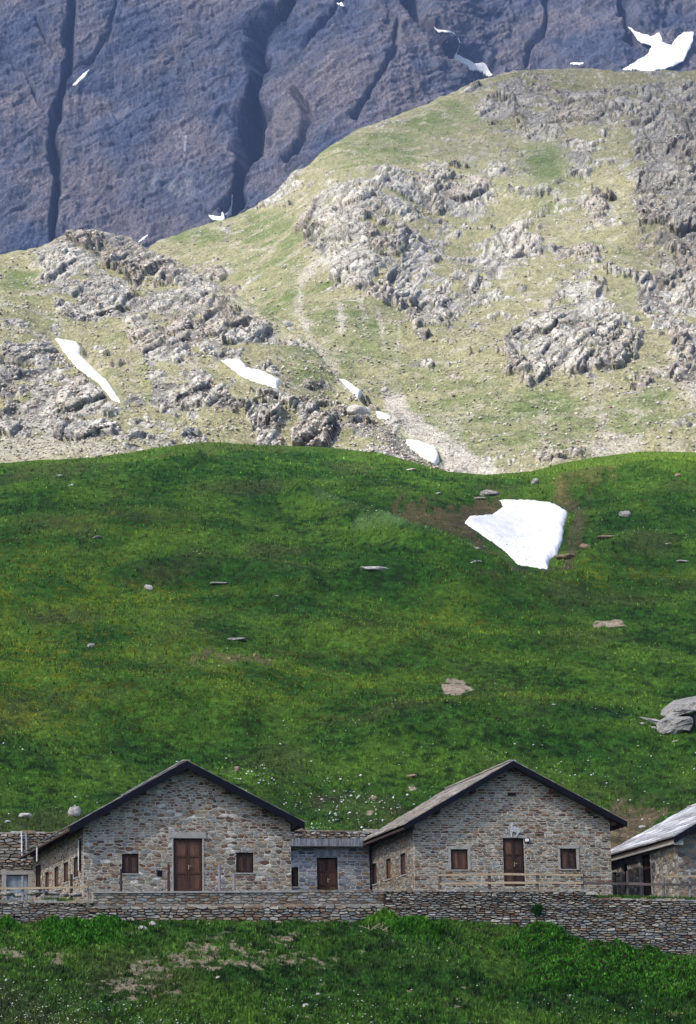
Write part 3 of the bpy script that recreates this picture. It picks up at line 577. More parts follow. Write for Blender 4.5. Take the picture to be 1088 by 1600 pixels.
# ---- boulders
def rock_mesh(seed, sx, sy, sz, cuts=16, sub=3, rough=.11, slab=False):
    r = np.random.default_rng(seed); import bmesh
    bm = bmesh.new(); bmesh.ops.create_icosphere(bm, subdivisions=sub, radius=1); V = np.array([v.co[:] for v in bm.verts]); F = np.array([[v.index for v in f.verts] for f in bm.faces]); bm.free()
    nrm = r.normal(size=(cuts, 3)); nrm /= np.linalg.norm(nrm, axis=1, keepdims=True); d = r.uniform(.55, .95, cuts)
    if slab: nrm[0] = (0, 0.05, 1); d[0] = .5; nrm[1] = (0, 0, -1); d[1] = .5
    dot = V@nrm.T; rr = np.where(dot > .05, d[None]/np.maximum(dot, .05), 9).min(1); rr = np.minimum(rr, 1.15)
    V = V*rr[:, None]; V = V*(1+fbm(V+seed, .5, 3, seed)[:, None]*rough*2)
    return V*np.array([sx, sy, sz]), F
def boulder(P, wpx, hpx, seed, label, mt='rock', slab=False, name='boulder', group=None, tilt=0, sub=3, dep=.8, sink=.3, cat='boulder'):
    D = P[1]; sx = wpx/FPX*D*.5*1.12; sz = hpx/FPX*D*.5*1.25
    V, F = rock_mesh(seed, sx, max(sx*dep, sz), sz, slab=slab, sub=sub)
    o = mk(name, V, F, MT[mt]); o.location = P+np.array([0, sx*.3, sz*(1-sink*2)]); o.rotation_euler = (0, tilt, 0)
    return tag(o, label, cat, group)
HB = [(583, 893, 42, 10, 'long pale slab below and left of the big snow patch', 'rock_pale', 1), (232, 916, 15, 11, 'pale rounded boulder in the middle of the green hill', 'rock_pale', 0), (340, 908, 32, 6, 'dark flat rock beside the yellow flower band', 'rock', 1),
 (372, 998, 36, 7, 'low flat stone on the green hill right of the grey boulder', 'rock', 1), (143, 1007, 13, 10, 'bluish grey boulder among yellow flowers', 'rock', 0), (111, 765, 11, 8, 'small pale stone near the left hill crest', 'rock_pale', 0),
 (152, 839, 17, 5, 'thin flat stone on the left swell of the hill', 'rock', 1), (118, 1269, 19, 19, 'round pale boulder above the roof eave', 'rock_pale', 0), (40, 1273, 28, 13, 'pale broken rock above the rubble wall by the blue door', 'rock_pale', 1),
 (12, 1283, 12, 6, 'small white stone left of the pale broken rock', 'rock_pale', 0), (978, 802, 19, 12, 'grey rock on the bank right of the snow patch', 'rock', 0), (951, 838, 42, 9, 'broad brown slab on the grass right of the snow patch', 'rock_brown', 1),
 (915, 853, 20, 12, 'brown rock at the foot of the broad brown slab', 'rock_brown', 0), (886, 868, 36, 12, 'leaning brown ledge at the lower right snow edge', 'rock_brown', 1), (764, 768, 32, 16, 'grey slab above the upper left tip of the big snow patch', 'rock', 1),
 (752, 778, 22, 6, 'thin dark slab beneath the grey one at the snow tip', 'rock', 1), (837, 752, 16, 10, 'grey stone in the dip above the big snow patch', 'rock', 0), (745, 861, 20, 8, 'low grey stone near the white flower band', 'rock', 1), (748, 879, 22, 5, 'flat pale stone near the lower snow edge', 'rock_pale', 1),
 (642, 733, 20, 5, 'flat pale slab just under the hill crest', 'rock_pale', 1), (1068, 876, 26, 6, 'pale flat rock at the right edge among white flowers', 'rock_pale', 1), (1046, 849, 14, 3, 'thin white stone right of the brown slab', 'rock_pale', 1), (432, 931, 10, 3, 'tiny pale stone in the middle of the hill', 'rock_pale', 1),
 (93, 742, 13, 6, 'small dark stone under the left crest', 'rock', 1), (866, 1102, 12, 4, 'flat stone below the two bare sandy patches', 'rock_pale', 1), (370, 1198, 10, 9, 'brown stone on bare earth left above the ridge of the first roof', 'rock_brown', 0), (585, 1245, 14, 9, 'brown stone among the white flowers', 'rock_brown', 0),
 (645, 1211, 18, 7, 'brown stone above the white flowers', 'rock_brown', 1), (1005, 1292, 14, 6, 'white stone on brown earth above the slab roof', 'rock_pale', 0), (1055, 1158, 14, 4, 'thin stone below the rock outcrop', 'rock_pale', 1), (1005, 1131, 7, 5, 'white pebble between the two thin slabs', 'rock_pale', 0), (686, 770, 10, 5, 'little grey stone left of the snow hollow', 'rock', 0), (1062, 742, 12, 8, 'brown mossy rock near the right crest', 'rock_brown', 0)]
for k, (x, y, w_, h_, lb, mt_, sl_) in enumerate(HB): boulder(hillP(x, y+h_*.4)[0], w_, h_, 100+k, lb, mt_, bool(sl_), sub=3 if w_ > 14 else 2)
# rock outcrop with overhanging slab at the right edge
def slab_obj(pts_px, y_top_pts, dd, label, mt_, seed, D, name='rock_slab'):
    pass
def prism_rock(poly_px, D, depth, label, mt_, seed, name='rock_slab', zrow=None):
    """rough rock whose outline, seen at distance D, is poly_px; 'depth' metres thick going back"""
    a = np.array(poly_px, float); n0 = len(a); pts = []
    for i in range(n0):
        for t in np.linspace(0, 1, 5)[:-1]: pts.append(a[i]*(1-t)+a[(i+1) % n0]*t)
    a = np.array(pts); n = len(a); cx, cy = a.mean(0); rings = []
    prof = [(.5, 0), (.93, .03), (1, .10), (1.0, .5), (.97, .8), (.8, 1), (.3, 1.05)]
    r_ = np.random.default_rng(seed)
    for s, d in prof:
        q = np.array([cx, cy])+(a-[cx, cy])*s; Q = at(q[:, 0], q[:, 1], D+d*depth); Q += fbm(Q*np.array([1, 1, 3.])+seed, .9, 4, seed)[:, None]*np.array([.2, .45, .2]); Q[:, 2] += d*depth*.15; rings.append(Q)
    V = np.vstack(rings+[rings[0].mean(0)[None], rings[-1].mean(0)[None]]); F = []
    for k in range(len(prof)-1):
        for i in range(n): j = (i+1) % n; F.append((k*n+i, k*n+j, (k+1)*n+j, (k+1)*n+i))
    c0, c1 = len(prof)*n, len(prof)*n+1
    for i in range(n): j = (i+1) % n; F.append((c0, j, i)); F.append((c1, (len(prof)-1)*n+i, (len(prof)-1)*n+j))
    return tag(mk(name, V, F, MT[mt_]), label, 'rock')
Do = hillP(1060, 1148)[0][1]
prism_rock([(1033, 1119), (1052, 1104), (1088, 1096), (1140, 1086), (1150, 1120), (1088, 1112), (1062, 1117), (1050, 1123)], Do+.9, 3.0, 'large dark slab roofing over a cavity at the right edge', 'rock', 301)
prism_rock([(1027, 1131), (1040, 1124), (1080, 1122), (1084, 1130), (1080, 1141), (1060, 1147), (1040, 1150), (1025, 1152)], Do, 1.2, 'broad grey block lying below the overhanging slab', 'rock', 302)
prism_rock([(999, 1121), (1012, 1122), (1036, 1129), (1034, 1134), (1022, 1131)], Do+.3, .5, 'pale pointed slab sticking out left of the outcrop', 'rock_pale', 303)
prism_rock([(1000, 1136), (1026, 1136), (1028, 1140), (1004, 1140)], Do+.1, .5, 'thin pale slab lying under the pointed one', 'rock_pale', 304)
prism_rock([(1084, 1114), (1150, 1112), (1150, 1150), (1090, 1150)], Do+1.6, 1.5, 'shaded block at the back of the cavity', 'rock', 305)
# stones below the wall
for k, (x, y, w_, h_, lb) in enumerate([(237, 1443, 16, 11, 'pale pointed stone fallen at the foot of the wall'), (223, 1450, 15, 7, 'pale stone lying left of the pointed one below the wall'), (478, 1571, 10, 8, 'white stone cluster low in the front grass'), (446, 1563, 6, 3, 'tiny white stone left of the white stone cluster'), (498, 1553, 7, 5, 'white pebble above the white stone cluster'), (890, 1556, 9, 6, 'pale stone low in the grass on the right'), (10, 1531, 8, 5, 'white stone at the left edge of the front grass'), (342, 1527, 8, 5, 'pale stone beside the bare soil')]):
    boulder(frontP(x, y+h_*.4)[0], w_, h_, 400+k, lb, 'rock_pale', sub=2)
# single boulders on the mountain
r = random.Random(5); k = 0; MBP = [(560, 649, 36, 17, 'pale greenish rounded boulder beside the gully snow', 1), (602, 598, 13, 9, 'pinkish boulder above the scree fan', 1), (500, 478, 20, 12, None, 0)]
for x, y, w_, h_, lb, _ in MBP[:2]:
    S = kb if x < 575 and y > 620 else mb; boulder(S(np.array([x]), np.array([y+h_*.4]))[0]+np.array([0, -1, .3]), w_, h_, 500+k, lb, 'rock_pale'); k += 1
protos = [rock_mesh(700+i, 1, .9, .75, sub=2) for i in range(6)]; pm = []
GL = 'boulders scattered over the sunlit slopes'; n_b = 0
while n_b < 90:
    x, y = r.uniform(-30, 1110), r.uniform(260, 735); onk = y > lin(x, KCREST)+8; 
    if not onk and y < lin(x, MCREST)+14: continue
    if any(polysd(np.array([x]), np.array([y]), p)[0] > -12 for p in SNOWS['knoll']+SNOWS['mountain']): continue
    if y > lin(x, CREST)-4: continue
    Pq = (kb if onk else mb)(np.array([x]), np.array([y]))[0]; s = r.uniform(2.0, 5.2)/FPX*Pq[1]
    if len(pm) < 6:
        o = mk('boulder', protos[len(pm)][0], protos[len(pm)][1], MT['rock_pale']); pm.append(o)
    else:
        o = pm[n_b % 6].copy(); COL.objects.link(o)
    o.location = Pq+np.array([0, 0, s*.2]); o.scale = (s, s, s); o.rotation_euler = (0, 0, r.uniform(0, 6.28)); tag(o, 'pale grey boulder lying on the sunlit mountain slopes', 'boulder', GL); n_b += 1
# ================================================================== BUILDINGS
def clip(poly, a, b, c):                        # keep a*x+b*y <= c
    out = []; n = len(poly)
    for i in range(n):
        p, q = poly[i], poly[(i+1) % n]; dp, dq = a*p[0]+b*p[1]-c, a*q[0]+b*q[1]-c
        if dp <= 0: out.append(p)
        if (dp < 0) != (dq < 0) and dp != dq and (dp*dq) < 0:
            t = dp/(dp-dq); out.append((p[0]+t*(q[0]-p[0]), p[1]+t*(q[1]-p[1])))
    return out
def area(p): return .5*sum(p[i][0]*p[(i+1) % len(p)][1]-p[(i+1) % len(p)][0]*p[i][1] for i in range(len(p))) if len(p) > 2 else 0
def clip_convex(poly, outl):                    # outl convex, counter-clockwise
    for i in range(len(outl)):
        (x0, y0), (x1, y1) = outl[i], outl[(i+1) % len(outl)]; a, b = (y1-y0), -(x1-x0); poly = clip(poly, a, b, a*x0+b*y0)
        if len(poly) < 3: return []
    return poly
def inset(poly, m):
    if area(poly) < 0: poly = poly[::-1]
    n = len(poly); out = poly
    for i in range(n):
        (x0, y0), (x1, y1) = poly[i], poly[(i+1) % n]; a, b = (y1-y0), -(x1-x0); l = math.hypot(a, b)
        if l < 1e-6: continue
        a /= l; b /= l; out = clip(out, a, b, a*x0+b*y0-m)
        if len(out) < 3: return []
    return out
def subtract(poly, r):
    x0, x1, y0, y1 = r; res = []
    if max(p[0] for p in poly) <= x0 or min(p[0] for p in poly) >= x1 or max(p[1] for p in poly) <= y0 or min(p[1] for p in poly) >= y1: return [poly]
    L_ = clip(poly, 1, 0, x0); R_ = clip(poly, -1, 0, -x1); M_ = clip(clip(poly, -1, 0, -x0), 1, 0, x1) if len(poly) > 2 else []
    for q in (L_, R_, clip(M_, 0, 1, y0) if len(M_) > 2 else [], clip(M_, 0, -1, -y1) if len(M_) > 2 else []):
        if len(q) > 2 and abs(area(q)) > 1e-5: res.append(q)
    return res
def chamfer(p, t=.22):
    o = []
    for i in range(len(p)):
        a, b = p[i], p[(i+1) % len(p)]; o.append((a[0]+(b[0]-a[0])*t, a[1]+(b[1]-a[1])*t)); o.append((a[0]+(b[0]-a[0])*(1-t), a[1]+(b[1]-a[1])*(1-t)))
    return o
def tint(c, k): return tuple(min(1, v*k) for v in c)
class MB:
    def __init__(s): s.V = []; s.F = []; s.C = []
    def add(s, V, F, c=(1, 1, 1)):
        n = len(s.V); s.V += [tuple(v) for v in V]; s.F += [tuple(i+n for i in f) for f in F]; s.C += [c]*len(V)
    def box(s, x0, x1, y0, y1, z0, z1, c=(1, 1, 1)):
        s.add([(x, y, z) for x in (x0, x1) for y in (y0, y1) for z in (z0, z1)], [(0, 1, 3, 2), (4, 6, 7, 5), (0, 4, 5, 1), (2, 3, 7, 6), (0, 2, 6, 4), (1, 5, 7, 3)], c)
    def bar(s, a, b, w_, h_, c=(1, 1, 1), up=(0, 0, 1)):
        a, b = np.array(a, float), np.array(b, float); d = b-a; d /= np.linalg.norm(d); up = np.array(up, float); sd = np.cross(d, up); sd /= np.linalg.norm(sd); u2 = np.cross(sd, d)
        V = [p+sd*i*w_/2+u2*j*h_/2 for p in (a, b) for i in (-1, 1) for j in (-1, 1)]
        s.add(V, [(0, 1, 3, 2), (4, 6, 7, 5), (0, 4, 5, 1), (2, 3, 7, 6), (0, 2, 6, 4), (1, 5, 7, 3)], c)
    def tube(s, a, b, r0, r1, c=(1, 1, 1), k=8):
        a, b = np.array(a, float), np.array(b, float); d = b-a; d /= np.linalg.norm(d); u = np.cross(d, (0, 0, 1) if abs(d[2]) < .9 else (1, 0, 0)); u /= np.linalg.norm(u); v = np.cross(d, u)
        V = [p+r*(math.cos(t)*u+math.sin(t)*v) for p, r in ((a, r0), (b, r1)) for t in np.linspace(0, 2*math.pi, k+1)[:-1]]
        s.add(V, [(i, (i+1) % k, k+(i+1) % k, k+i) for i in range(k)]+[tuple(range(k))[::-1], tuple(range(k, 2*k))], c)
    def build(s, name, m_, parent=None, smooth=False): return mk(name, s.V, s.F, m_, parent, col=np.array(s.C, np.float32), smooth=smooth)
def cells(x0, x1, y0, y1, w_, h_, seed, jx=.33, jy=.28, vary=.6, rowj=0.0):
    """irregular stone pattern: Voronoi cells round sites set out in uneven staggered courses"""
    r = random.Random(seed); S = []; y = y0-h_; k = h_ and w_/h_*.8
    while y < y1+2*h_:
        hh = h_*r.uniform(1-vary*.6, 1+vary*.6); x = x0-w_*r.uniform(.5, 2)
        while x < x1+2*w_:
            ww = w_*r.choice((.5, .7, .9, 1.1, 1.5))*r.uniform(.8, 1.2)*(hh/h_)**.5; S.append((x+ww/2+r.uniform(-jx, jx)*ww*.4, (y+hh/2+r.uniform(-jy, jy)*hh+rowj*math.sin(x*.7+y))*k)); x += ww
        y += hh
    A = np.array(S); out = []; R = w_*3
    for i, p in enumerate(S):
        if not (x0-w_ < p[0] < x1+w_ and y0-h_ < p[1]/k < y1+h_): continue
        d = ((A-A[i])**2).sum(1); nb = np.argsort(d)[1:17]; poly = [(p[0]-R, p[1]-R), (p[0]+R, p[1]-R), (p[0]+R, p[1]+R), (p[0]-R, p[1]+R)]
        for j in nb:
            if d[j] > 4*R*R: break
            q = A[j]; a, b = q[0]-p[0], q[1]-p[1]; poly = clip(poly, a, b, (q[0]**2+q[1]**2-p[0]**2-p[1]**2)/2)
            if len(poly) < 3: break
        if len(poly) > 2: out.append([(x, y/k) for x, y in poly])
    return out
PAL = {'warm': ([(.27, .245, .20), (.33, .30, .245), (.21, .19, .155), (.235, .16, .105), (.16, .080, .048), (.31, .235, .155), (.25, .255, .26), (.38, .35, .30), (.10, .065, .048), (.17, .15, .12), (.27, .24, .195), (.22, .135, .085)], (.50, .465, .40)),
       'cool': ([(.17, .19, .23), (.22, .24, .28), (.13, .145, .18), (.27, .28, .30), (.17, .15, .14), (.30, .31, .32), (.22, .15, .10)], (.46, .48, .50)),
       'rub': ([(.22, .21, .18), (.30, .29, .26), (.16, .15, .13), (.24, .18, .13), (.36, .35, .32), (.27, .19, .13), (.12, .11, .10)], (.24, .22, .19)),
       'dry': ([(.25, .235, .20), (.33, .31, .27), (.20, .185, .16), (.42, .40, .36), (.25, .18, .125), (.17, .11, .08), (.29, .275, .25), (.23, .24, .25), (.35, .29, .21)], (.035, .03, .025)),
       'pale': ([(.29, .265, .22), (.36, .34, .295), (.24, .22, .185), (.43, .41, .37), (.28, .21, .145), (.19, .15, .11)], (.05, .043, .035)),
       'mix': ([(.25, .235, .20), (.31, .29, .25), (.20, .185, .16), (.25, .18, .125), (.17, .115, .08), (.29, .275, .25), (.23, .24, .25)], (.15, .14, .115)),
       'old': ([(.23, .22, .19), (.30, .285, .25), (.18, .17, .15), (.20, .15, .12), (.27, .24, .20), (.25, .26, .25)], (.16, .15, .13))}
def masonry(mb, org, ud, nd, outline, holes, w_, h_, seed, gap, prot, pal, base=True, rec=.14, ch=.16, vary=.6, bev=.012, cells_kw={}, pathole=None, segs=None):
    """wall face: org + u*ud + z*Z; nd points outward. outline convex CCW in (u, z)"""
    org, ud, nd = map(np.array, (org, ud, nd)); Z = np.array([0, 0, 1.]); r = random.Random(seed); cols, mort = PAL[pal]
    def p3(p, d): return org+ud*p[0]+Z*p[1]+nd*d
    if base:
        polys = [outline] if not segs else list(segs)
        for h in holes: polys = [q for p in polys for q in subtract(p, h)]
        for p in polys: mb.add([p3(q, 0) for q in p], [tuple(range(len(p)))], mort)
        for (a, b, c, d) in holes:
            ring = [(a, c), (b, c), (b, d), (a, d)]
            for i in range(4): p, q = ring[i], ring[(i+1) % 4]; mb.add([p3(p, .004), p3(q, .004), p3(q, -rec), p3(p, -rec)], [(0, 1, 2, 3)], tuple(m_*.9 for m_ in mort))
    xs = [p[0] for p in outline]; ys = [p[1] for p in outline]
    for c in cells(min(xs), max(xs), min(ys), max(ys), w_, h_, seed, vary=vary, **cells_kw):
        o_ = outline
        if segs:
            cx = sum(x for x, y in c)/len(c); o_ = None
            for s_ in segs:
                if s_[0][0] <= cx <= s_[1][0]: o_ = s_
            if o_ is None: continue
            (xa, ya), (xb, yb), (xc, yc), (xd, yd) = o_; m_ = (yc-yd)/(xc-xd); e_ = 1.0; o_ = [(xa-e_, ya-.5), (xb+e_, yb-.5), (xc+e_, yc+m_*e_), (xd-e_, yd-m_*e_)]
        c = clip_convex(c, o_)
        if len(c) < 3: continue
        ps = [c]
        for h in holes: ps = [q for p in ps for q in subtract(p, h)]
        for p in ps:
            p = inset(p, gap*r.uniform(.35, .75))
            if len(p) < 3 or abs(area(p)) < .0012: continue
            p = chamfer(p, ch); q = inset(p, bev*r.uniform(.7, 1.6)); q2 = [(x, y) for x, y in q]
            if len(q2) < 3: continue
            cx = sum(x for x, y in p)/len(p); cy = sum(y for x, y in p)/len(p); pr = prot*r.uniform(.25, 1.0); tx, ty = r.uniform(-.06, .06), r.uniform(-.08, .08)
            q = [(cx+(x-cx)*(1-2.2*bev/max(.08, math.sqrt(abs(area(p))))), cy+(y-cy)*(1-2.4*bev/max(.06, math.sqrt(abs(area(p))))) ) for x, y in p]
            n = len(p); V = [p3(a, 0.002-(.02 if gap > .03 else 0)) for a in p]+[p3(a, max(.005, pr+tx*(a[0]-cx)+ty*(a[1]-cy))) for a in q]
            col = r.choice(cols); g = r.uniform(.82, 1.2); col = tint(col, g)
            if pathole and r.random() < pathole: col = (.55, .53, .49)
            mb.add(V, [(i, (i+1) % n, n+(i+1) % n, n+i) for i in range(n)]+[tuple(range(n, 2*n))], col)
MT['wood'] = mat('wood', attr=True, n1=[(6, .55, 1.5, 5, (6, 6, .5)), (2, .8, 1.2, 3)], bump=[(30, .01)], rough=.75)
MT['rail'] = mat('rail', attr=True, n1=[(5, .75, 1.25, 4, (.5, 6, 6))], bump=[(30, .01)], rough=.85)
MT['barge'] = mat('barge', base=(.003, .0035, .008), rough=.6, n1=[(3, .8, 1.3, 3)], spec=.15)
MT['metal'] = mat('metal', base=(.16, .165, .18), rough=.5, n1=[(4, .25, 2.0, 5, (3, 3, .3))], metal=.3, spec=.4)
MT['metal_blue'] = mat('metal_blue', base=(.22, .27, .32), rough=.5, n1=[(4, .8, 1.2, 4)], spec=.3)
MT['dark'] = mat('dark', base=(.02, .014, .010), rough=.9)
MT['timber'] = mat('timber', base=(.055, .028, .018), rough=.85, n1=[(6, .6, 1.4, 4)])
MT['brass'] = mat('brass', base=(.55, .42, .20), rough=.35, metal=.8)
MT['white'] = mat('white', base=(.62, .64, .66), rough=.5, n1=[(6, .9, 1.1, 3)])
MT['cement'] = mat('cement', base=(.32, .31, .29), rough=.9, n1=[(3, .75, 1.2, 5), (20, .85, 1.15, 3)], bump=[(12, .02)])
MT['roofstone'] = mat('roofstone', attr=True, n1=[(4, .7, 1.3, 5)], bump=[(10, .03)], rough=.75, spec=.3)
BR = [(.046, .023, .016), (.036, .019, .015), (.058, .029, .019)]
class House:
    def __init__(s, px, py, D, vpx, label, name='stone_house', cat='house'):
        s.O = at(px, py, D); s.yaw = yaw_of(vpx); s.X, s.Y = axes(s.yaw); s.e = empty(name, tuple(s.O), s.yaw, label, cat, 'stone houses in a row behind the long wall')
    def front(s, px, py, v=0):
        P = plane_at(px, py, s.O+s.Y*v, s.Y); return float((P-s.O)@s.X), float(P[2]-s.O[2])
    def side(s, px, py, u=0):
        P = plane_at(px, py, s.O+s.X*u, s.X); return float((P-s.O)@s.Y), float(P[2]-s.O[2])
    def rect(s, x0, y0, x1, y1, v=0):
        a = s.front(x0, (y0+y1)/2, v); b = s.front(x1, (y0+y1)/2, v); t = s.front((x0+x1)/2, y0, v)[1]; q = s.front((x0+x1)/2, y1, v)[1]; return (a[0], b[0], q, t)
    def rects(s, x0, y0, x1, y1, u=0):              # on the left side wall; returns (v0, v1, z0, z1)
        a = s.side(x1, (y0+y1)/2, u)[0]; b = s.side(x0, (y0+y1)/2, u)[0]; t = s.side((x0+x1)/2, y0, u)[1]; q = s.side((x0+x1)/2, y1, u)[1]; return (a, b, q, t)
def joinery(h, kind, r, plane='front', leaves=2, rec=.13, sill=True, handle=False, light=1.0, lab=None, frame=.045, seed=0, off=0.0, open_=False):
    """door or shuttered window filling rectangle r=(a0,a1,z0,z1) on the front or left side wall"""
    a0, a1, z0, z1 = r; rr = random.Random(int(a0*1000)+seed)
    if plane == 'front': T = lambda V: [(x, off+y, z) for x, y, z in V]
    else: T = lambda V: [(off+y, x, z) for x, y, z in V]
    def fin(mb, name, m_, par): mb.V = T(mb.V); mb.F = [f[::-1] for f in mb.F] if plane != 'front' else mb.F; return mb.build(name, m_, par)
    mb = MB(); y0 = rec-.04; e = .006
    W_ = (a1-a0-2*frame)/leaves
    for k in range(leaves):
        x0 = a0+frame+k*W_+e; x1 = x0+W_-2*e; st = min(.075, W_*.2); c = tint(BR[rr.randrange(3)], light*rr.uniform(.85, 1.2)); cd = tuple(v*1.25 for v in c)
        zs = [z0+.02, z1-frame-.01] if kind == 'window' else [z0+.02, z0+(z1-z0)*.34, z0+(z1-z0)*.66, z1-frame-.01]
        mb.box(x0, x0+st, y0-.03, y0+.02, zs[0], zs[-1], c); mb.box(x1-st, x1, y0-.03, y0+.02, zs[0], zs[-1], c)
        for i, z in enumerate(zs):
            zz0 = z if i == 0 else (z-st if i == len(zs)-1 else z-st/2); mb.box(x0+st+.001, x1-st-.001, y0-.028, y0+.02, zz0, zz0+st, c)
        for i in range(len(zs)-1):
            npl = 2; xs = np.linspace(x0+st, x1-st, npl+1)
            for j in range(npl): mb.box(xs[j]+.004, xs[j+1]-.004, y0-.005, y0+.018, zs[i]+.01, zs[i+1]-.01, tint(cd, rr.uniform(.8, 1.5)*(1.5 if i == len(zs)-2 else 1)))
    o = fin(mb, kind, MT['wood'], h)
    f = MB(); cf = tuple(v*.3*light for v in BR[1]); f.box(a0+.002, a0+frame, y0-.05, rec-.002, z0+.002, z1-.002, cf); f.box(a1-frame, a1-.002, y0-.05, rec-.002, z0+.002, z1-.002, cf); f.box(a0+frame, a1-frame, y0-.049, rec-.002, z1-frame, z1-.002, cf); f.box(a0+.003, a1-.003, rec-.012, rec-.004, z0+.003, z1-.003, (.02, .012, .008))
    fin(f, 'frame', MT['wood'], o)
    if sill:
        q = MB(); q.box(a0-.05, a1+.05, -.05, rec-.05, z0-.055, z0+.0, (.5, .5, .5)); fin(q, 'sill', MT['cement'], o)
    if handle:
        q = MB(); xm = (a0+a1)/2+.02; zm = z0+(z1-z0)*.46; q.box(xm, xm+.035, y0-.045, y0-.031, zm-.11, zm+.09); q.box(xm+.005, xm+.13, y0-.08, y0-.055, zm+.02, zm+.045); q.box(xm+.008, xm+.028, y0-.06, y0-.045, zm+.02, zm+.045); fin(q, 'handle', MT['brass'], o)
    return o
def roof_slab(mb, A, B, C_, D_, thick, c):            # A,B ridge front/back, C_,D_ eave back/front
    V = [np.array(p, float) for p in (A, B, C_, D_)]; V += [p-np.array([0, 0, thick]) for p in V]
    mb.add(V, [(0, 1, 2, 3), (7, 6, 5, 4), (0, 4, 5, 1), (1, 5, 6, 2), (2, 6, 7, 3), (3, 7, 4, 0)], c)
def tiles(mb, A, B, C_, D_, nrow, tw, th, cols, seed, jag=.05):
    th = th*(2.0 if nrow == 13 else 1.2)
    A, B, C_, D_ = [np.array(p, float) for p in (A, B, C_, D_)]; r = random.Random(seed); n = np.cross(B-A, D_-A); n /= np.linalg.norm(n); n *= np.sign(n[2])
    for k in range(nrow):
        t0, t1 = k/nrow, min(1.0, (k+1.25)/nrow); L_ = np.linalg.norm(B-A); s = 0.0; e = r.uniform(0, .5)
        while s < L_-.02:
            w_ = tw*r.uniform(.6, 1.5); s1 = min(L_, s+w_); a, b = s/L_, s1/L_; g = .008/L_
            def pt(u, t): return (A*(1-u)+B*u)*(1-t)+(D_*(1-u)+C_*u)*t
            tj = t1+r.uniform(-jag, jag)/nrow*2; lift = r.uniform(.0, .012)
            P_ = [pt(a+g, t0), pt(b-g, t0), pt(b-g, tj), pt(a+g, tj)]
            lo = [P_[0]+n*.004, P_[1]+n*.004, P_[2]+n*(.02+lift), P_[3]+n*(.02+lift)]; hi = [p+n*th*r.uniform(.8, 1.3) for p in lo]
            c = r.choice(cols); gg = r.uniform(.8, 1.2); c = tuple(v*gg for v in c)
            mb.add(lo+hi, [(4, 5, 6, 7), (3, 2, 1, 0), (0, 1, 5, 4), (1, 2, 6, 5), (2, 3, 7, 6), (3, 0, 4, 7)], c); s = s1
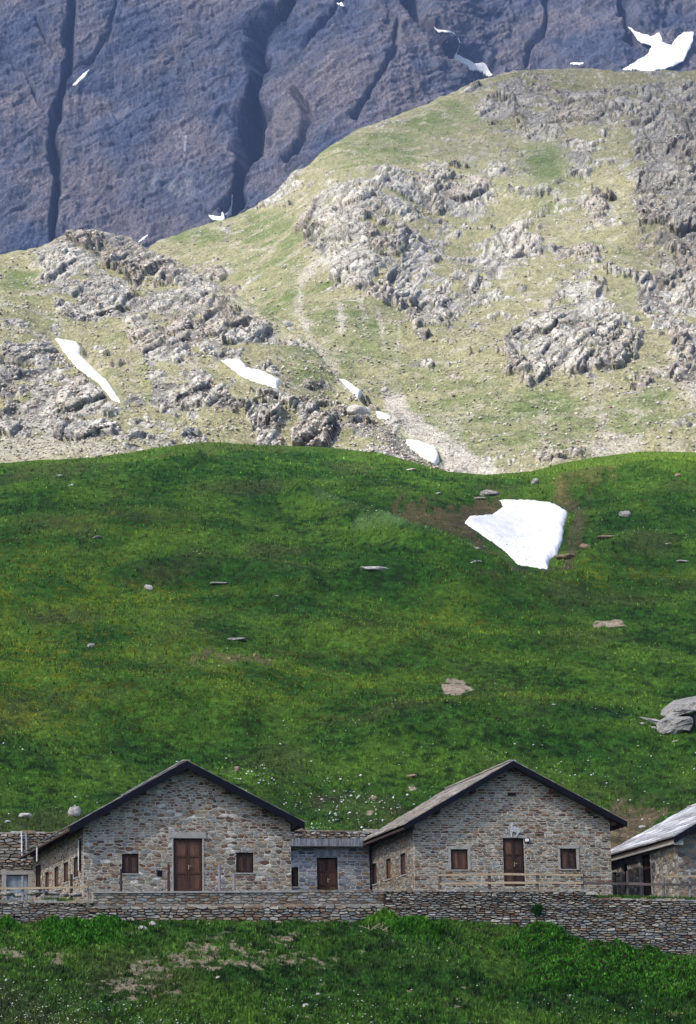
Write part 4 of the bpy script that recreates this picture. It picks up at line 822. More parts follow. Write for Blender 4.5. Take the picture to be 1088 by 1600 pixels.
def gable_house(h, uR, apex, lefttop, righttop, Lw, pal, holes_f, holes_s, roofpts, Lr, sw, sh, seed, barge_h, tilecols, nrow=16, tw=.5, lidL=None, side_pal=None, eave_drop=.12, gut=True, front_kw={}, side_kw={}, Lridge=None, bargehgap=0):
    base = -1.3
    (ax, az), (lx, lz), (rx, rz) = roofpts
    mb = MB(); uA = ax; zA = az-.14; zl = az+(lz-az)*(0-ax)/(lx-ax)-.14; zr = az+(rz-az)*(uR-ax)/(rx-ax)-.14
    masonry(mb, (0, 0, 0), (1, 0, 0), (0, -1, 0), [(0, base), (uR, base), (uR, zr), (uA, zA), (0, zl)], holes_f, sw, sh, seed, .026, .026, pal, ch=.07, **front_kw)
    masonry(mb, (0, 0, 0), (0, 1, 0), (-1, 0, 0), [(0, base), (Lw, base), (Lw, zl), (0, zl)], holes_s, sw*.9, sh, seed+1, .024, .026, side_pal or pal, ch=.07, **side_kw)
    masonry(mb, (uR, 0, 0), (0, 1, 0), (1, 0, 0), [(0, base), (Lw, base), (Lw, zr), (0, zr)], [], sw, sh, seed+2, .022, .03, pal)
    mb.add([(0, Lw, base), (uR, Lw, base), (uR, Lw, zr), (uA, Lw, zA), (0, Lw, zl)], [(4, 3, 2, 1, 0)], PAL[pal][1])
    # quoin band at the two front corners
    rq = random.Random(seed+9); z = 1e9
    while z < zl-.25:
        hq = rq.uniform(.2, .34); wq = rq.uniform(.28, .5); wq2 = rq.uniform(.25, .45); c = rq.choice(PAL[pal][0][:2]+[(.38, .37, .35)]); mb.box(-.034, wq, -.036, .02, z, z+hq-.02, c) if not any(a < wq+.05 and z < d and z+hq > c_ for a, b, c_, d in holes_f) else None
        c = rq.choice(PAL[pal][0][:2]+[(.38, .37, .35)]); mb.box(uR-wq2, uR+.034, -.037, .2, z, z+hq-.02, c) if z+hq < zr-.05 else None
        z += hq
    wall = mb.build('wall', MT['stone'], h.e)
    (ax, az), (lx, lz), (rx, rz) = roofpts; f = -.55; Lb = Lridge or Lr; drop = .03
    mb = MB(); A, B = (ax, f, az), (ax, Lb, az); Dl, Cl = (lx, f, lz), (lx, Lr, lz); Dr, Cr = (rx, f, rz), (rx, Lr, rz)
    dz = np.array([0, 0, -.09]); roof_slab(mb, A+dz, B+dz, Cl+dz, Dl+dz, .09, (.05, .03, .022)); roof_slab(mb, A+dz+np.array([.001, 0, 0]), B+dz+np.array([.001, 0, 0]), Cr+dz, Dr+dz, .09, (.05, .03, .022))
    A2, B2 = np.array(A)+dz+[0, .03, .09], np.array(B)+dz+[0, 0, .09]
    up = np.array([0, 0, .005]); tiles(mb, np.array(A)+up-dz*0, np.array(B)+up, np.array(Cl)+up, np.array(Dl)+up, nrow, tw, .035, tilecols, seed+3); tiles(mb, np.array(B)+up, np.array(A)+up, np.array(Dr)+up, np.array(Cr)+up, nrow, tw, .035, tilecols, seed+4)
    k = 0.0
    while k < Lb-f-.4: mb.box(ax-.16, ax+.16, f+k+.01, f+k+.58, az+.035, az+.085, random.Random(int(k*10)).choice(tilecols)); k += .6
    roof = mb.build('roof', MT['roofstone'], h.e)
    q = MB(); 
    for (ex, ez) in ((lx, lz), (rx, rz)):
        a = np.array([ax, f-.02, az-barge_h/2+.03]); b = np.array([ex, f-.02, ez-barge_h/2+.03]); sx = 1 if ex > ax else -1
        q.add([(ax, f-.045, az+.035), (ex, f-.045, ez+.035), (ex, f-.045, ez+.035-barge_h), (ax, f-.045, az+.035-barge_h), (ax, f-.005, az+.035), (ex, f-.005, ez+.035), (ex, f-.005, ez+.035-barge_h), (ax, f-.005, az+.035-barge_h)], [(0, 1, 2, 3), (7, 6, 5, 4), (0, 4, 5, 1), (3, 2, 6, 7), (1, 5, 6, 2), (0, 3, 7, 4)])
        # bottom lip
        q.add([(ax, f-.075, az+.05-barge_h), (ex, f-.075, ez+.05-barge_h), (ex, f-.046, ez+.05-barge_h), (ax, f-.046, az+.05-barge_h), (ax, f-.075, az+.022-barge_h), (ex, f-.075, ez+.022-barge_h), (ex, f-.046, ez+.022-barge_h), (ax, f-.046, az+.022-barge_h)], [(0, 1, 2, 3), (7, 6, 5, 4), (0, 4, 5, 1), (3, 2, 6, 7), (1, 5, 6, 2), (0, 3, 7, 4)])
    q.build('bargeboard', MT['barge'], roof)
    # eave timbers: wall plates, purlins and rafter ends
    q = MB()
    for (wx, wz, sx) in ((0, zl, -1), (uR, zr, 1)):
        ex, ez = (lx, lz) if sx < 0 else (rx, rz)
        xe = wx+sx*.16; ze = ez+(az-ez)*(xe-ex)/(ax-ex)-.32
        q.box(min(wx+sx*.04, xe), max(wx+sx*.04, xe), f+.1, Lw, ze-.06, ze+.14)
        y = f+.35
        while y < Lw:
            q.bar((ex-sx*.05, y, ez-.17), (wx-sx*.3, y, ez-.17+(az-ez)*(ex-sx*.05-wx+sx*.3)/(ex-ax)*1.0), .1, .12); y += .62
        q.build('rafters', MT['timber'], roof); q = MB()
    for t in (.0, .36, .68):
        for ex, ez in ((lx, lz), (rx, rz)):
            x = ax+(ex-ax)*t; z = az+(ez-az)*t-.29; q = MB(); q.box(x-.08, x+.08, f+.08, .06, z-.09, z+.09); q.build('purlin', MT['timber'], roof)
            if t == 0: break
    return wall, roof
SAND = [(.30, .25, .19), (.25, .20, .155), (.34, .30, .25), (.22, .19, .16), (.29, .28, .27)]
# ---------------- house one (left)
H1 = House(130, 1398, 111, -700, 'leftmost stone house with a tall double door and five shuttered side openings')
uR = H1.front(455, 1350)[0]; ap = H1.front(291, 1206); zl = H1.front(130, 1302)[1]; zr = H1.front(455, 1297)[1]
f = -.55; rp = (H1.front(292, 1190, f), H1.front(109, 1292, f), H1.front(476, 1286, f))
dr1 = H1.rect(271, 1310.5, 316.5, 1392.5); wA = H1.rect(190.5, 1334, 217, 1365); wB = H1.rect(369, 1332.5, 396.5, 1364)
hs = [H1.rects(114, 1339.5, 122.5, 1371.5), H1.rects(98.5, 1348, 106.5, 1379), H1.rects(84, 1355, 91.5, 1386.5), H1.rects(69.5, 1363, 76.5, 1394), H1.rects(54.5, 1352, 64, 1402)]
slate = [(.20, .20, .205), (.26, .25, .24), (.16, .16, .17), (.30, .27, .23)]
w1, r1 = gable_house(H1, uR, ap, zl, zr, 12.3, 'warm', [dr1, wA, wB], hs, rp, 12.5, .34, .118, 11, .33, slate, 15, front_kw=dict(vary=.9, pathole=.03), Lridge=12.5)
joinery(H1.e, 'door', dr1, sill=False, handle=True, light=1.15); joinery(H1.e, 'window', wA, light=.85); joinery(H1.e, 'window', wB, light=.8)
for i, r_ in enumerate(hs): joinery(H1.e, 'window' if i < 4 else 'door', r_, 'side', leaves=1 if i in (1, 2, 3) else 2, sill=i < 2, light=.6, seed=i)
def lintel(H, x0, y0, x1, y1, m_='cement', pr=.045, name='lintel'):
    a0, a1, z0, z1 = H.rect(x0, y0, x1, y1); q = MB(); q.box(a0, a1, -pr, .01, z0, z1, (.3, .3, .3)); return q.build(name, MT[m_], H.e)
lintel(H1, 264, 1300, 322, 1309.8); 
q = MB(); a = H1.rect(245.5, 1360.5, 253, 1369.5); q.box(a[0], a[1], -.06, 0, a[2], a[3]); q.build('vent', MT['barge'], H1.e)
q = MB(); y_, z1_ = H1.side(126.5, 1313); _, z0_ = H1.side(126.5, 1361); q.box(-.12, -.05, y_-.06, y_+.06, z0_, z1_); q.build('downpipe', MT['white'], H1.e)
q = MB(); q.box(-.10, -.045, y_-.16, y_-.08, z0_-.02, z1_+.05); q.build('conduit', MT['barge'], H1.e)
# jamb strips around the tall door
a0, a1, z0, z1 = dr1; q = MB(); q.box(a0-.07, a0-.005, -.04, .01, z0, z1+.0); q.build('jamb', MT['cement'], H1.e); q = MB(); q.box(a1+.005, a1+.06, -.04, .01, z0, z1); q.build('jamb', MT['cement'], H1.e)
# gutter pipe hanging from the far eave
q = MB(); ex, ez = rp[1]; vv = 7.3; q.tube((ex-.02, vv, ez-.12), (ex-.02, vv, ez-.75), .035, .03); q.build('downpipe', MT['white'], H1.e)
# ---------------- house two (middle)
H2 = House(648, 1394, 116.5, -480, 'middle stone house with a pale animal cut-out above its brown double door')
uR2 = H2.front(955.5, 1350)[0]; ap = H2.front(803, 1204); zl = H2.front(648, 1301)[1]; zr = H2.front(955, 1296)[1]
rp = (H2.front(802, 1190, f), H2.front(631, 1290, f), H2.front(980, 1285, f))
dr2 = H2.rect(787, 1310, 820, 1385); wA = H2.rect(705, 1327.5, 731.5, 1359); wB = H2.rect(876, 1326.5, 901.5, 1358)
hs2 = [H2.rects(625.5, 1334, 634, 1367.5), H2.rects(603, 1342, 611, 1374), H2.rects(581, 1350, 589, 1382)]
w2, r2_ = gable_house(H2, uR2, ap, zl, zr, 8.4, 'warm', [dr2, wA, wB], hs2, rp, 8.3, .36, .105, 31, .27, [(.33, .27, .21), (.27, .22, .17), (.38, .34, .29), (.30, .29, .28), (.24, .22, .20)], 17, tw=.6, side_pal='rub', front_kw=dict(vary=.55, cells_kw=dict(jy=.12, jx=.3)), Lridge=10.2)
joinery(H2.e, 'door', dr2, sill=False, handle=True, light=.75); joinery(H2.e, 'window', wA, light=1.1); joinery(H2.e, 'window', wB, light=.8)
for i, r_ in enumerate(hs2): joinery(H2.e, 'window', r_, 'side', leaves=1, sill=True, light=.75, seed=20+i)
for (x0, y0, x1, y1) in ((701, 1322, 735, 1327), (872, 1321.5, 905, 1326), (783, 1305.5, 824, 1309.5)): lintel(H2, x0, y0, x1, y1, pr=.04)
for x0, x1 in ((701, 704.5), (732, 735.5), (872, 875.5), (902, 905)):
    a = H2.rect(x0, 1327, x1, 1359); q = MB(); q.box(a[0], a[1], -.036, .005, a[2], a[3]); q.build('jamb', MT['cement'], H2.e)
pts = [(365, 60), (430, 35), (445, 70), (425, 120), (470, 120), (560, 190), (590, 240), (680, 262), (585, 258), (560, 280), (545, 310), (500, 378), (480, 378), (518, 300), (500, 268), (430, 240), (412, 280), (412, 370), (386, 370), (390, 290), (375, 230), (355, 180), (385, 140), (350, 110)]
pts = [H2.front(771.5+x/14.5, 1283+y/14.5) for x, y in pts][::-1]; n = len(pts)
q = MB(); q.add([(u, -.075, z) for u, z in pts]+[(u, -.045, z) for u, z in pts], [tuple(range(n))[::-1], tuple(range(n, 2*n))]+[(i, (i+1) % n, n+(i+1) % n, n+i) for i in range(n)]); MT['plaque'] = mat('plaque', base=(.42, .44, .46), rough=.6, n1=[(8, .7, 1.2, 3)]); q.build('animal_plaque', MT['plaque'], H2.e)
a = H2.rect(819.5, 1309.5, 826.8, 1317.2); q = MB(); q.box(a[0], a[1], -.07, -.03, a[2], a[3]); sg = q.build('sign', MT['timber'], H2.e); a = H2.rect(820.3, 1310.8, 825.8, 1315.2); q = MB(); q.box(a[0], a[1], -.078, -.071, a[2], a[3]); MT['paper'] = mat('paper', base=(.8, .8, .82)); q.build('sign_face', MT['paper'], sg)
a = H2.rect(793, 1238.5, 806, 1244); q = MB(); q.box(a[0], a[1], -.038, -.03, a[2], a[3]); q.build('vent', MT['dark'], H2.e)
# ---------------- annex between them
AN = House(455, 1404, 122.6, -480, 'low flat-roofed link building with bluish stone and a metal edge between two houses', name='link_building', cat='building')
u0, u1 = AN.front(430, 1350)[0], AN.front(577.5, 1350)[0]; zt = AN.front(500, 1323)[1]; dA = AN.rect(495.5, 1340, 528.5, 1405); nA = AN.rect(455.5, 1355.5, 466.8, 1385.5)
mb = MB(); masonry(mb, (0, 0, 0), (1, 0, 0), (0, -1, 0), [(u0, -1), (u1, -1), (u1, zt), (u0, zt)], [dA, nA], .46, .15, 51, .03, .026, 'cool', ch=.07, vary=.4, cells_kw=dict(jy=.08)); mb.box(u0+.01, u1-.01, .2, 3.2, -1, zt-.01, (.3, .3, .3)); mb.build('wall', MT['stone'], AN.e)
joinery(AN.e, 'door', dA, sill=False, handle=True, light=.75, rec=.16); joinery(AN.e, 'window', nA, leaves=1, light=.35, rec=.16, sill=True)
zt2 = AN.front(500, 1311.5)[1]; q = MB(); uf0 = AN.front(452, 1318)[0]; uf1 = AN.front(568, 1318)[0]; q.box(uf0-.6, uf1+.3, -.45, -.41, zt+.0, zt2-.01); q.box(uf0-.6, uf1+.3, -.41, 3.3, zt+.03, zt2-.06); q.box(uf0-.6, uf1+.3, -.47, -.38, zt-.03, zt-.002); q.build('roof', MT['metal'], AN.e)
lintel(AN, 493, 1327, 532, 1338.5, 'metal', .03)
# ---------------- house three (right)
H3 = House(1062, 1403, 117, -463, 'rightmost stone house with a pale slab roof and rough dark side wall')
rE = H3.front(1053, 1309, f); rA = H3.front(1190, 1228, f); uA3 = rA[0]; rR = (2*uA3-rE[0], rE[1]); uR3 = 2*uA3-0.0
slope3 = (rA[1]-rE[1])/(rA[0]-rE[0]); zl3 = rE[1]+slope3*(0-rE[0])-.2
hs3 = [H3.rects(1002, 1335, 1018.5, 1400), H3.rects(972.5, 1349, 982.5, 1396), H3.rects(958.5, 1363, 965, 1402)]
w3, r3 = gable_house(H3, uR3, (uA3, zl3+slope3*uA3), zl3, zl3, 9.9, 'rub', [], hs3, (rA, rE, rR), 9.9, .36, .19, 71, .27, [(.47, .48, .50), (.36, .37, .39), (.56, .57, .59), (.30, .30, .31)], 13, tw=.9, side_pal='rub', Lridge=8.35)
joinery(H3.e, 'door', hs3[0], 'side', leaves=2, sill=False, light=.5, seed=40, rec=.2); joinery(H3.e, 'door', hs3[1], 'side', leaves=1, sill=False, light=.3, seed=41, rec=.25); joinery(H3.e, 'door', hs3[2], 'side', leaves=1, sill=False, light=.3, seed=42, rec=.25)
for (a0, a1, z0, z1) in hs3:
    q = MB()
    for x0, x1 in ((a0-.11, a0-.01), (a1+.01, a1+.11)): q.box(-.045, .01, x0, x1, z0, z1+.08)
    q.box(-.044, .01, a0-.011, a1+.011, z1+.005, z1+.1)
    q.build('door_surround', MT['cement'], H3.e)
q = MB(); q.bar((rE[0]+.03, -.5, rE[1]-.2), (rE[0]+.03, 9.9, rE[1]-.2), .06, .14); q.bar((rE[0]+.03, -.52, rE[1]-.20), (.1, -.52, rE[1]-.20), .06, .24); q.build('fascia', MT['cement'], r3)
# ---------------- long front wall
def wl(px, py, v=0):
    P = plane_at(px, py, WALL_O+YW*v, YW); return float((P-WALL_O)@XW), float(P[2]-WALL_O[2])
def wpoly(pts, v=0): return [wl(x, y, v) for x, y in pts]
def wall_strip(mb, tops, v, dep, sw, sh, seed, gap, prot, pal, bottom, **kw):
    SG = []
    for i in range(len(tops)-1):
        (x0, y0_), (x1, y1_) = tops[i], tops[i+1]; a, b = wl(x0, y0_, v), wl(x1, y1_, v); c, d = wl(x0, bottom(x0), v), wl(x1, bottom(x1), v)
        ol = [(a[0], c[1]-.6), (b[0], d[1]-.6), (b[0], b[1]), (a[0], a[1])]
        SG.append(ol)
        mb.add([(a[0], v+.003, a[1]), (b[0], v+.003, b[1]), (b[0], v+dep, b[1]), (a[0], v+dep, a[1])], [(0, 1, 2, 3)], PAL[pal][0][0])
        # ragged coping stones along the top
        r = random.Random(seed+i); x = a[0]
        while x < b[0]-.1:
            w_ = r.uniform(.25, .6); z = a[1]+(b[1]-a[1])*(x-a[0])/(b[0]-a[0]); hh = r.uniform(.04, .11); mb.box(x+.01, min(b[0], x+w_)-.01, v-.05*r.random(), v+dep*.8, z-.05, z+hh-.03, tint(r.choice(PAL[pal][0]), r.uniform(.8, 1.25))); x += w_
    ol = [(SG[0][0][0], min(s[0][1] for s in SG)), (SG[-1][1][0], min(s[0][1] for s in SG)), (SG[-1][1][0], max(s[2][1] for s in SG)), (SG[0][0][0], max(s[2][1] for s in SG))]
    masonry(mb, (0, v, 0), (1, 0, 0), (0, -1, 0), ol, [], sw, sh, seed, gap, prot, pal, segs=SG, **kw)
FW = empty('stone_wall', tuple(WALL_O), YAW, 'long dry stone retaining wall below the houses', 'wall')
bt = lambda x: float(lin(x, WBASE))
mb = MB(); PAL['face'] = (PAL['dry'][0], (.05, .045, .038))
wall_strip(mb, [(-900, 1412), (-100, 1409), (146, 1409)], 0, .6, .38, .09, 81, .022, .09, 'dry', bt, ch=.10, vary=.9)
wall_strip(mb, [(146, 1417), (560, 1415), (600, 1413)], 0, .6, .40, .105, 82, .026, .11, 'dry', bt, ch=.14, vary=.9)
wall_strip(mb, [(600, 1391), (905, 1392), (935, 1404), (1200, 1410), (1900, 1420)], .0, .6, .38, .092, 84, .027, .11, 'dry', bt, ch=.12, vary=.9, pathole=.03)
mb.build('masonry', MT['stone'], FW)
PW = empty('parapet', tuple(WALL_O), YAW, 'mortared parapet with a pale cement cap in front of the leftmost house', 'parapet')
mb = MB(); a, b = wl(146, 1396, .18), wl(600, 1394, .18); masonry(mb, (0, .18, 0), (1, 0, 0), (0, -1, 0), [(a[0], a[1]-.8), (b[0], b[1]-.8), b, a], [], .38, .10, 85, .020, .06, 'mix', ch=.12, vary=.9)
mb.add([(a[0], .18, a[1]-.8), (a[0], .7, a[1]-.8), (a[0], .7, a[1]), (a[0], .18, a[1])], [(3, 2, 1, 0)], (.3, .29, .27)); mb.build('masonry', MT['stone'], PW)
q = MB(); x = a[0]-.02; rr_ = random.Random(4); xe_ = wl(470, 1394, .18)[0]
while x < xe_: x1 = min(xe_, x+rr_.uniform(1.5, 4)); z = a[1]+(b[1]-a[1])*(x-a[0])/(b[0]-a[0]); q.box(x, x1-.015, .10, .75, z, z+.075+rr_.uniform(-.01, .01)); x = x1
q.build('cap', MT['cement'], PW)
# ---------------- wall behind the houses
BW = empty('stone_wall', tuple(BACK_O), YAW, 'old dry stone retaining wall behind the houses with grass above', 'wall')
def bl(px, py):
    P = plane_at(px, py, BACK_O, YW); return float((P-BACK_O)@XW), float(P[2]-BACK_O[2])
a = bl(-900, 1300); b = bl(-60, 1302); c = bl(110, 1300); d = bl(450, 1297); e_ = bl(600, 1300); g_ = bl(930, 1306); mb = MB(); zb = bl(20, 1420)[1]
bd = bl(9.5, 1398), bl(43.5, 1367.5); hole = (bd[0][0], bd[1][0], bd[0][1]-.25, bd[1][1])
for i, (p, q_) in enumerate(((a, b), (b, c), (c, d), (d, e_), (e_, g_))):
    masonry(mb, (0, 0, 0), (1, 0, 0), (0, -1, 0), [(p[0], zb), (q_[0], zb), q_, p], [hole] if i == 1 else [], .44, .125, 91+i, .030, .12, 'pale', ch=.14, vary=.9)
r = random.Random(77); x = a[0]
while x < g_[0]:
    w_ = r.uniform(.25, .7); zz_ = float(np.interp(x, [p[0] for p in (a, b, c, d, e_, g_)], [p[1] for p in (a, b, c, d, e_, g_)])); mb.box(x+.01, x+w_-.01, -.12*r.random(), .5, zz_-.06, zz_+r.uniform(.0, .13), tint(r.choice(PAL['pale'][0]), r.uniform(.8, 1.2))); x += w_
mb.add([(a[0], 0, a[1]), (g_[0], 0, g_[1]), (g_[0], .9, g_[1]+.0), (a[0], .9, a[1]+.0)], [(0, 1, 2, 3)], (.1, .13, .04))
mb.build('masonry', MT['stone'], BW)
q = MB(); x0, x1, z0, z1 = hole; q.box(x0+.02, (x0+x1)/2-.006, .02, .06, z0, z1-.02); q.box((x0+x1)/2+.006, x1-.02, .02, .06, z0, z1-.02); q.box((x0+x1)/2-.05, (x0+x1)/2-.02, -.01, .02, z0+.6, z0+.68); dd = q.build('door', MT['metal_blue'], BW)
q = MB(); q.box(x0-.25, x1+.25, -.12, .1, z1+.01, z1+.2); q.box(x0-.22, x0-.01, -.115, .1, z0, z1); q.box(x1+.01, x1+.25, -.115, .1, z0, z1); q.build('frame', MT['cement'], dd)
# poles standing by the back wall
for k, (x, y0_, y1_, rr, lb) in enumerate(((34.5, 1299, 1345, .035, 'thin pale pole standing against the back wall'), (42, 1302, 1328, .06, 'short thick grey pole against the back wall'))):
    P0 = plane_at(x, y1_, BACK_O-YW*.17, YW); P1 = plane_at(x-1, y0_, BACK_O-YW*.17, YW); q = MB(); q.tube(P0, P1, rr, rr*.9); tag(q.build('pole', MT['white'] if k == 0 else MT['metal'], None), lb, 'pole')
# ---------------- terrace between the walls
ug = np.linspace(-120, 150, 61); vg = np.linspace(.3, 19.2, 30); UG, VG = np.meshgrid(ug, vg); Pt = WALL_O+UG.ravel()[:, None]*XW+VG.ravel()[:, None]*YW; zf = np.interp(UG.ravel(), [wl(100, 1411)[0], wl(930, 1411)[0]], [WALL_O[2]+wl(100, 1412)[1]-.02, WALL_O[2]+wl(930, 1410)[1]]); 
uh = [wl(130, 1400)[0], wl(648, 1400)[0], wl(955, 1400)[0], wl(1062, 1400)[0]]; zh = np.interp(UG.ravel(), uh, [H1.O[2]-.25, H2.O[2]-.05, H2.O[2]-.05, H3.O[2]-.05]); t = np.clip((VG.ravel()-.5)/4.5, 0, 1); Pt[:, 2] = zf*(1-t)+zh*t+fbm(Pt, 1.2, 3, 801)*.06
cc = meadow_col(np.zeros(len(Pt)), np.zeros(len(Pt)), Pt, True); tdirt = sstep(-.1, .3, fbm(Pt, 1.5, 3, 803))[:, None]*.6; cc = cc*(1-tdirt)+np.array([.16, .13, .09])*tdirt
tag(mk('terrace', Pt, gridf(30, 61), MT['meadow'], col=cc, smooth=True), kind='structure')
def tz(P): 
    u = (P-WALL_O)@XW; v = (P-WALL_O)@YW; i = np.argmin((UG.ravel()-u)**2+(VG.ravel()-v)**2); return Pt[i, 2]
# grass along the terrace edge
r = np.random.default_rng(9); u_a, u_b = wl(925, 1405)[0], wl(1160, 1405)[0]; n = 2600; uu = r.uniform(u_a, u_b, n); vv = r.uniform(.05, 1.6, n); Pg = WALL_O+uu[:, None]*XW+vv[:, None]*YW
zz = np.interp(uu, [u_a, wl(940, 1405)[0], u_b], [WALL_O[2]+wl(925, 1402)[1], WALL_O[2]+wl(940, 1405)[1], WALL_O[2]+wl(1160, 1409)[1]]); Pg[:, 2] = zz-.02
u2 = r.uniform(wl(70, 1405)[0], wl(118, 1405)[0], 500); v2 = r.uniform(.3, 1.5, 500); Pg2 = WALL_O+u2[:, None]*XW+v2[:, None]*YW; Pg2[:, 2] = WALL_O[2]+wl(90, 1410)[1]
Pg = np.vstack([Pg, Pg2]); c = meadow_col(np.zeros(len(Pg)), np.zeros(len(Pg)), Pg, True)*1.4
tag(blades('grass', Pg, c, r.uniform(.08, .26, len(Pg)), 5, .3, .6, .3, 15), 'grass growing along the top of the long wall', 'grass', kind='stuff')
# ---------------- fences and posts
PLT, PDK = (.42, .32, .21), (.10, .085, .08); PGR = (.22, .205, .21)
def fence(name, posts, rails, label, v=.75):
    e = empty(name, tuple(WALL_O+XW*wl(posts[0][0], 1400, v)[0]+YW*v), YAW, label, 'fence'); o0 = (np.array(e.location)-WALL_O); ou = o0@XW
    for (x, y0_, y1_, c, wd) in posts:
        a = wl(x, y0_, v); b = wl(x+.3, y1_, v); q = MB(); q.tube((b[0]-ou, 0, b[1]-.25), (a[0]-ou, 0, a[1]), wd*.52, wd*.45, c, 7); q.build('post', MT['rail'], e)
    for (x0, y0_, x1, y1_, c, hh) in rails:
        a = wl(x0, y0_, v); b = wl(x1, y1_, v); q = MB(); xs = np.linspace(0, 1, 5); rj = random.Random(int(x0)); pts_ = [(a[0]+(b[0]-a[0])*t-ou, -.09, a[1]+(b[1]-a[1])*t+(rj.uniform(-.012, .012) if 0 < t < 1 else 0)) for t in xs]
        for i in range(4): q.bar(pts_[i], pts_[i+1], .05, hh, tint(c, rj.uniform(.85, 1.1)))
        q.build('rail', MT['rail'], e)
    return e
fence('wooden_fence', [(35.5, 1369, 1409, PGR, .12), (68.5, 1385.5, 1410, PGR, .11), (137, 1385, 1410, PGR, .11), (-40, 1370, 1410, PGR, .12)], [(-60, 1388.5, 36, 1388.5, PLT, .075), (36, 1388.5, 137, 1387.3, PLT, .075)], 'single-rail wooden fence in front of the blue metal door')
fence('wooden_fence', [(687, 1363.5, 1392, (.10, .075, .065), .15), (764.5, 1362.5, 1391, (.085, .06, .055), .14), (839.5, 1360.5, 1389, (.13, .105, .09), .15), (910, 1361, 1390, (.12, .11, .105), .14)],
      [(684, 1368, 764, 1367, PLT, .085), (764, 1367, 839, 1366.5, PLT, .09), (839, 1366.5, 910, 1368, PLT, .09), (687, 1381.5, 764, 1380, PLT, .085), (764, 1380.5, 839, 1379.5, PLT, .09), (839, 1379.5, 910, 1380, PLT, .085)], 'two-rail pale wooden fence crossing before the middle house door', v=.35)
fence('wooden_fence', [(981, 1361, 1400, (.07, .055, .055), .14), (1037, 1364, 1402, (.15, .13, .13), .13), (1078.5, 1363, 1402, (.20, .19, .20), .14), (1130, 1363, 1402, PGR, .14)], [(912, 1380.5, 981, 1381.5, PDK, .10), (981, 1381.5, 1037, 1382.5, (.15, .12, .11), .11), (1037, 1382.5, 1130, 1383, PDK, .11), (1037, 1370, 1130, 1369.5, PLT, .08)], 'dark weathered fence in front of the rightmost house', v=.9)
for x, y0_, y1_, c, wd, D_, lb in ((111.5, 1366, 1406, (.035, .03, .03), .13, 1.6, 'dark post by the corner of the leftmost house'), (189, 1358, 1394, (.045, .035, .03), .12, .95, 'dark post just left of the front window'), (263.5, 1351, 1394, (.05, .03, .025), .13, .95, 'dark reddish post beside the tall double door'), (343, 1351, 1394, (.20, .19, .22), .13, .95, 'taller grey post between tall door and shuttered window'), (366, 1364.5, 1394, (.19, .18, .2), .12, .95, 'shorter grey post below the right front window')):
    a = wl(x, y0_, D_); b = wl(x+.3, y1_, D_); q = MB(); P0 = WALL_O+XW*b[0]+YW*D_; q.tube((0, 0, b[1]-.6), (a[0]-b[0], 0, a[1]), wd*.5, wd*.42, c, 8); o = q.build('post', MT['rail'], None); o.location = (P0[0], P0[1], WALL_O[2]); tag(o, lb, 'post')
# rubble heap and planks by the fence
for k, (x, y, w_, h_) in enumerate([(12, 1403, 26, 10), (30, 1405, 22, 9), (52, 1403, 24, 12), (66, 1400, 20, 10), (82, 1402, 26, 9), (98, 1404, 20, 8), (118, 1404, 22, 9), (56, 1394, 20, 8), (90, 1395, 16, 6)]):
    P0 = plane_at(x, y, WALL_O+YW*1.6, YW); boulder(P0, w_, h_, 900+k, ['flat grey rubble stone low at the left edge', 'dark rubble stone under the blue door', 'grey rubble stone right of the blue door', 'thick rubble stone before the far side door', 'flat rubble stone beside the white plank', 'low stone before the side windows', 'stone next to the dark corner post', 'upper stone of the rubble heap by the blue door', 'small upper stone of the rubble heap'][k], 'rock', slab=True, sub=2, sink=0)
for k, (x0, y0_, x1, y1_, lb) in enumerate(((62, 1403, 100, 1400, 'long pale plank lying on the rubble heap'), (64, 1406, 84, 1404, 'short pale plank under the longer one'))):
    P0 = plane_at(x0, y0_, WALL_O+YW*1.0, YW); P1 = plane_at(x1, y1_, WALL_O+YW*1.1, YW); q = MB(); q.bar(P0, P1, .12, .05, (.55, .55, .55)); tag(q.build('plank', MT['cement'], None), lb, 'plank')
# ---------------- leafy plants
def leafy(name, centers, label, cat, hcol, n, hmax, seed, kind=None, base=frontP, lw=.55, group=None, dark=None):
    r = np.random.default_rng(seed); Ps = []; Hs = []
    for (cx, cy, rx, ry, a) in centers:
        k = int(n*a); th = r.uniform(0, 6.28, k); rad = r.uniform(0, 1, k)**.62*(1+.28*np.sin(3*th+cx)+.18*np.sin(7*th+cy)); x = cx+rx*rad*np.cos(th); y = cy+ry*rad*np.sin(th); Pq = base(x, y); hm = hmax*np.clip(1-rad**2*.7, .1, 1)*(.55+.9*sstep(-.3, .4, fbm(Pq, .5, 2, seed+9))); Pq[:, 2] += hm*r.uniform(0, 1, k); Ps.append(Pq); Hs.append(hm)
    P_ = np.vstack(Ps); n1 = fbm(P_, .5, 2, seed); c = np.array(hcol)*(1+.6*n1)[:, None]*r.uniform(.6, 1.5, (len(P_), 1))
    if dark is not None: k = r.uniform(0, 1, len(P_)) < .2; c[k] = np.array(dark)*r.uniform(.7, 1.3, (k.sum(), 1))
    return tag(blades(name, P_, c, r.uniform(.07, .14, len(P_)), 4, lw, 1.2, .35, seed+1), label, cat, group, kind)
leafy('plant', [(120, 1462, 62, 22, 1), (165, 1447, 24, 14, .4), (90, 1452, 30, 12, .3)], 'bright leafy plants piled against the wall below the parapet end', 'plant', (.045, .165, .012), 3400, .34, 61)
leafy('plant', [(12, 1447, 18, 9, 1)], 'small bright leafy clump at the left edge against the wall', 'plant', (.045, .165, .012), 500, .3, 62)
leafy('shrub', [(597, 1440, 24, 12, 1), (588, 1432, 14, 6, .4)], 'bright low shrub against the wall left of the middle house', 'shrub', (.09, .22, .02), 1500, .4, 63)
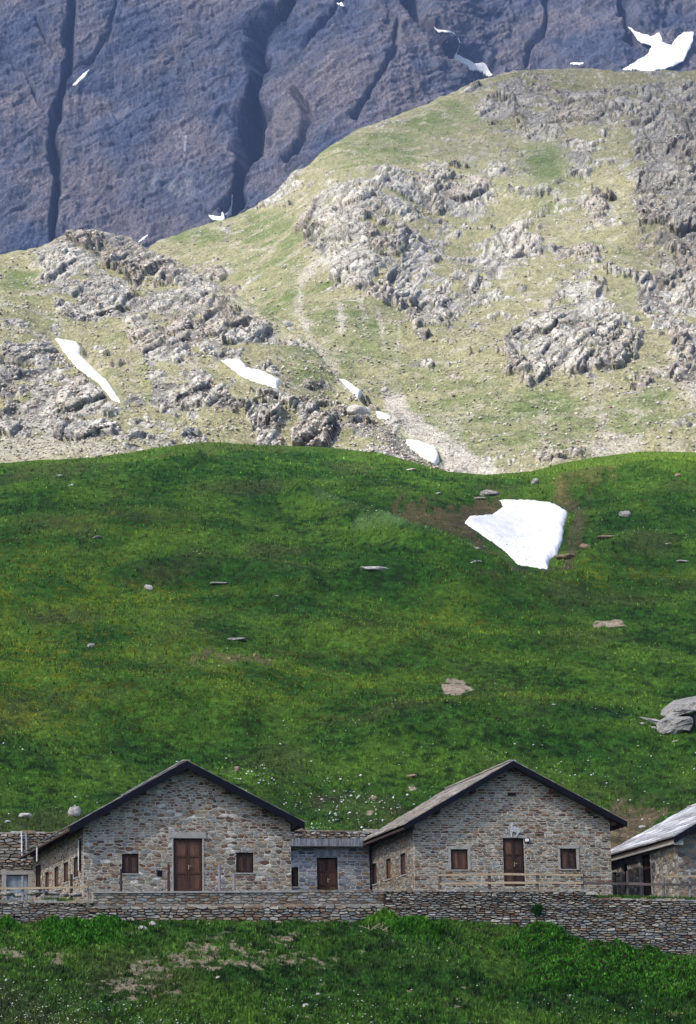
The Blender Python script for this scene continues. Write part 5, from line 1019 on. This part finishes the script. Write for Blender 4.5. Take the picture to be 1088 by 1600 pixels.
leafy('shrub', [(645, 1448, 26, 11, 1), (670, 1458, 24, 12, .8), (620, 1450, 16, 8, .4)], 'green low shrub spreading right of the brighter one', 'shrub', (.05, .17, .012), 1400, .34, 64)
leafy('shrubs', [(860, 1475, 60, 26, 1), (940, 1505, 90, 32, 1.6), (1020, 1525, 90, 26, 1.5), (850, 1460, 30, 16, .3), (1080, 1540, 60, 30, .9), (880, 1530, 60, 22, .8), (980, 1490, 60, 16, .6)], 'dense dark green heath growing on the bank under the right wall', 'shrubbery', (.052, .185, .014), 8000, .42, 65, kind='stuff', dark=(.05, .04, .02))
def wallpt(x, y):
    P_ = plane_at(x, y, WALL_O-YW*.12, YW); return P_
leafy('plant', [(840, 1423, 7, 7, 1)], 'small dark tuft growing out of the long wall', 'plant', (.02, .08, .01), 160, .05, 66, base=wallpt)
q = MB(); rs = random.Random(3)
for k in range(26):
    P0 = frontP(590+rs.uniform(-14, 18), 1449+rs.uniform(-3, 6))[0]; q.tube(P0, P0+np.array([rs.uniform(-.5, .5), rs.uniform(-.1, .1), rs.uniform(.05, .3)]), .012, .005, (.40, .33, .24), 4)
tag(q.build('twigs', MT['rail'], None), 'dry pale twigs under the bright shrub', 'twigs', kind='stuff')
# stones and turf bits along the top of the parapet where the cement cap ends
for k in range(14):
    xx = 476+k*9.2; u_, z_ = wl(xx, 1393.5, .18); q = MB(); w_ = random.Random(k).uniform(.12, .22); q.box(-w_, w_, 0, .45, -.03, .05+.03*random.Random(k+50).random(), PAL['mix'][0][k % 7]); o = q.build('coping_stone', MT['stone'], PW); o.location = (u_, .14, z_)
# ================================================================== AIR AND CLOUD
def box_mesh(name, lo, hi, mat_):
    V = [(x, y, z) for x in (lo[0], hi[0]) for y in (lo[1], hi[1]) for z in (lo[2], hi[2])]
    F = [(0, 1, 3, 2), (4, 6, 7, 5), (0, 4, 5, 1), (2, 3, 7, 6), (0, 2, 6, 4), (1, 5, 7, 3)]
    return mk(name, V, F, mat_)
H = bpy.data.materials.new('haze'); H.use_nodes = True; nt = H.node_tree
nt.nodes.remove(nt.nodes['Principled BSDF']); pv = nt.nodes.new('ShaderNodeVolumePrincipled')
pv.inputs['Color'].default_value = (.30, .48, 1.0, 1); pv.inputs['Density'].default_value = .00007; pv.inputs['Anisotropy'].default_value = 0
nt.links.new(pv.outputs[0], nt.nodes['Material Output'].inputs['Volume'])
_zt = max(float(np.max(P2[:, 2])), 1250)+30
tag(box_mesh('haze', (-15200, -15100, -4.4), (15300, 15050, _zt), H), kind='stuff')
# a cloud between the sun and the green hill, well above the air box
CM = bpy.data.materials.new('cloud'); CM.use_nodes = True; nt = CM.node_tree
b = nt.nodes['Principled BSDF']; b.inputs['Base Color'].default_value = (.9, .9, .9, 1); b.inputs['Roughness'].default_value = 1
tr = nt.nodes.new('ShaderNodeBsdfTransparent'); tr.inputs[0].default_value = (1, 1, 1, 1); mx = nt.nodes.new('ShaderNodeMixShader'); mx.inputs[0].default_value = .36
nt.links.new(tr.outputs[0], mx.inputs[1]); nt.links.new(b.outputs[0], mx.inputs[2]); nt.links.new(mx.outputs[0], nt.nodes['Material Output'].inputs['Surface'])
def cloud(cx, cy, zc, rx, ry, seed, label, z0=30, cm=CM):
    """cx, cy: ground point whose sun it hides (at height ~30 m)"""
    t = (zc-z0)/SUN[2]; O = np.array([cx, cy, z0])+SUN*t
    th = np.linspace(0, 2*math.pi, 97)[:-1]; ph = np.linspace(-.5*math.pi, .5*math.pi, 33); T, Q = np.meshgrid(th, ph)
    d = np.stack([np.cos(T)*np.cos(Q), np.sin(T)*np.cos(Q), np.sin(Q)], -1).reshape(-1, 3)
    r = 1+.10*fbm(d*3, 1, 4, seed)
    V = O+d*np.array([rx, ry, 90])*r[:, None]
    nc_ = 96; F = []
    for i in range(32):
        for j in range(nc_): F.append((i*nc_+j, i*nc_+(j+1) % nc_, (i+1)*nc_+(j+1) % nc_, (i+1)*nc_+j))
    o = mk('cloud', V, F, cm, smooth=True); o.location = (0, 0, 0)
    return tag(o, label, 'cloud')
cloud(0, -60, _zt+260, 300, 300, 5, 'thin white cloud drifting high over the green hill')
CM2 = CM.copy(); CM2.name = 'cloud_thin'; CM2.node_tree.nodes['Mix Shader'].inputs[0].default_value = .2
cloud(150, 700, _zt+330, 125, 150, 8, 'smaller thin cloud drifting above the mountain crest', 260, CM2)
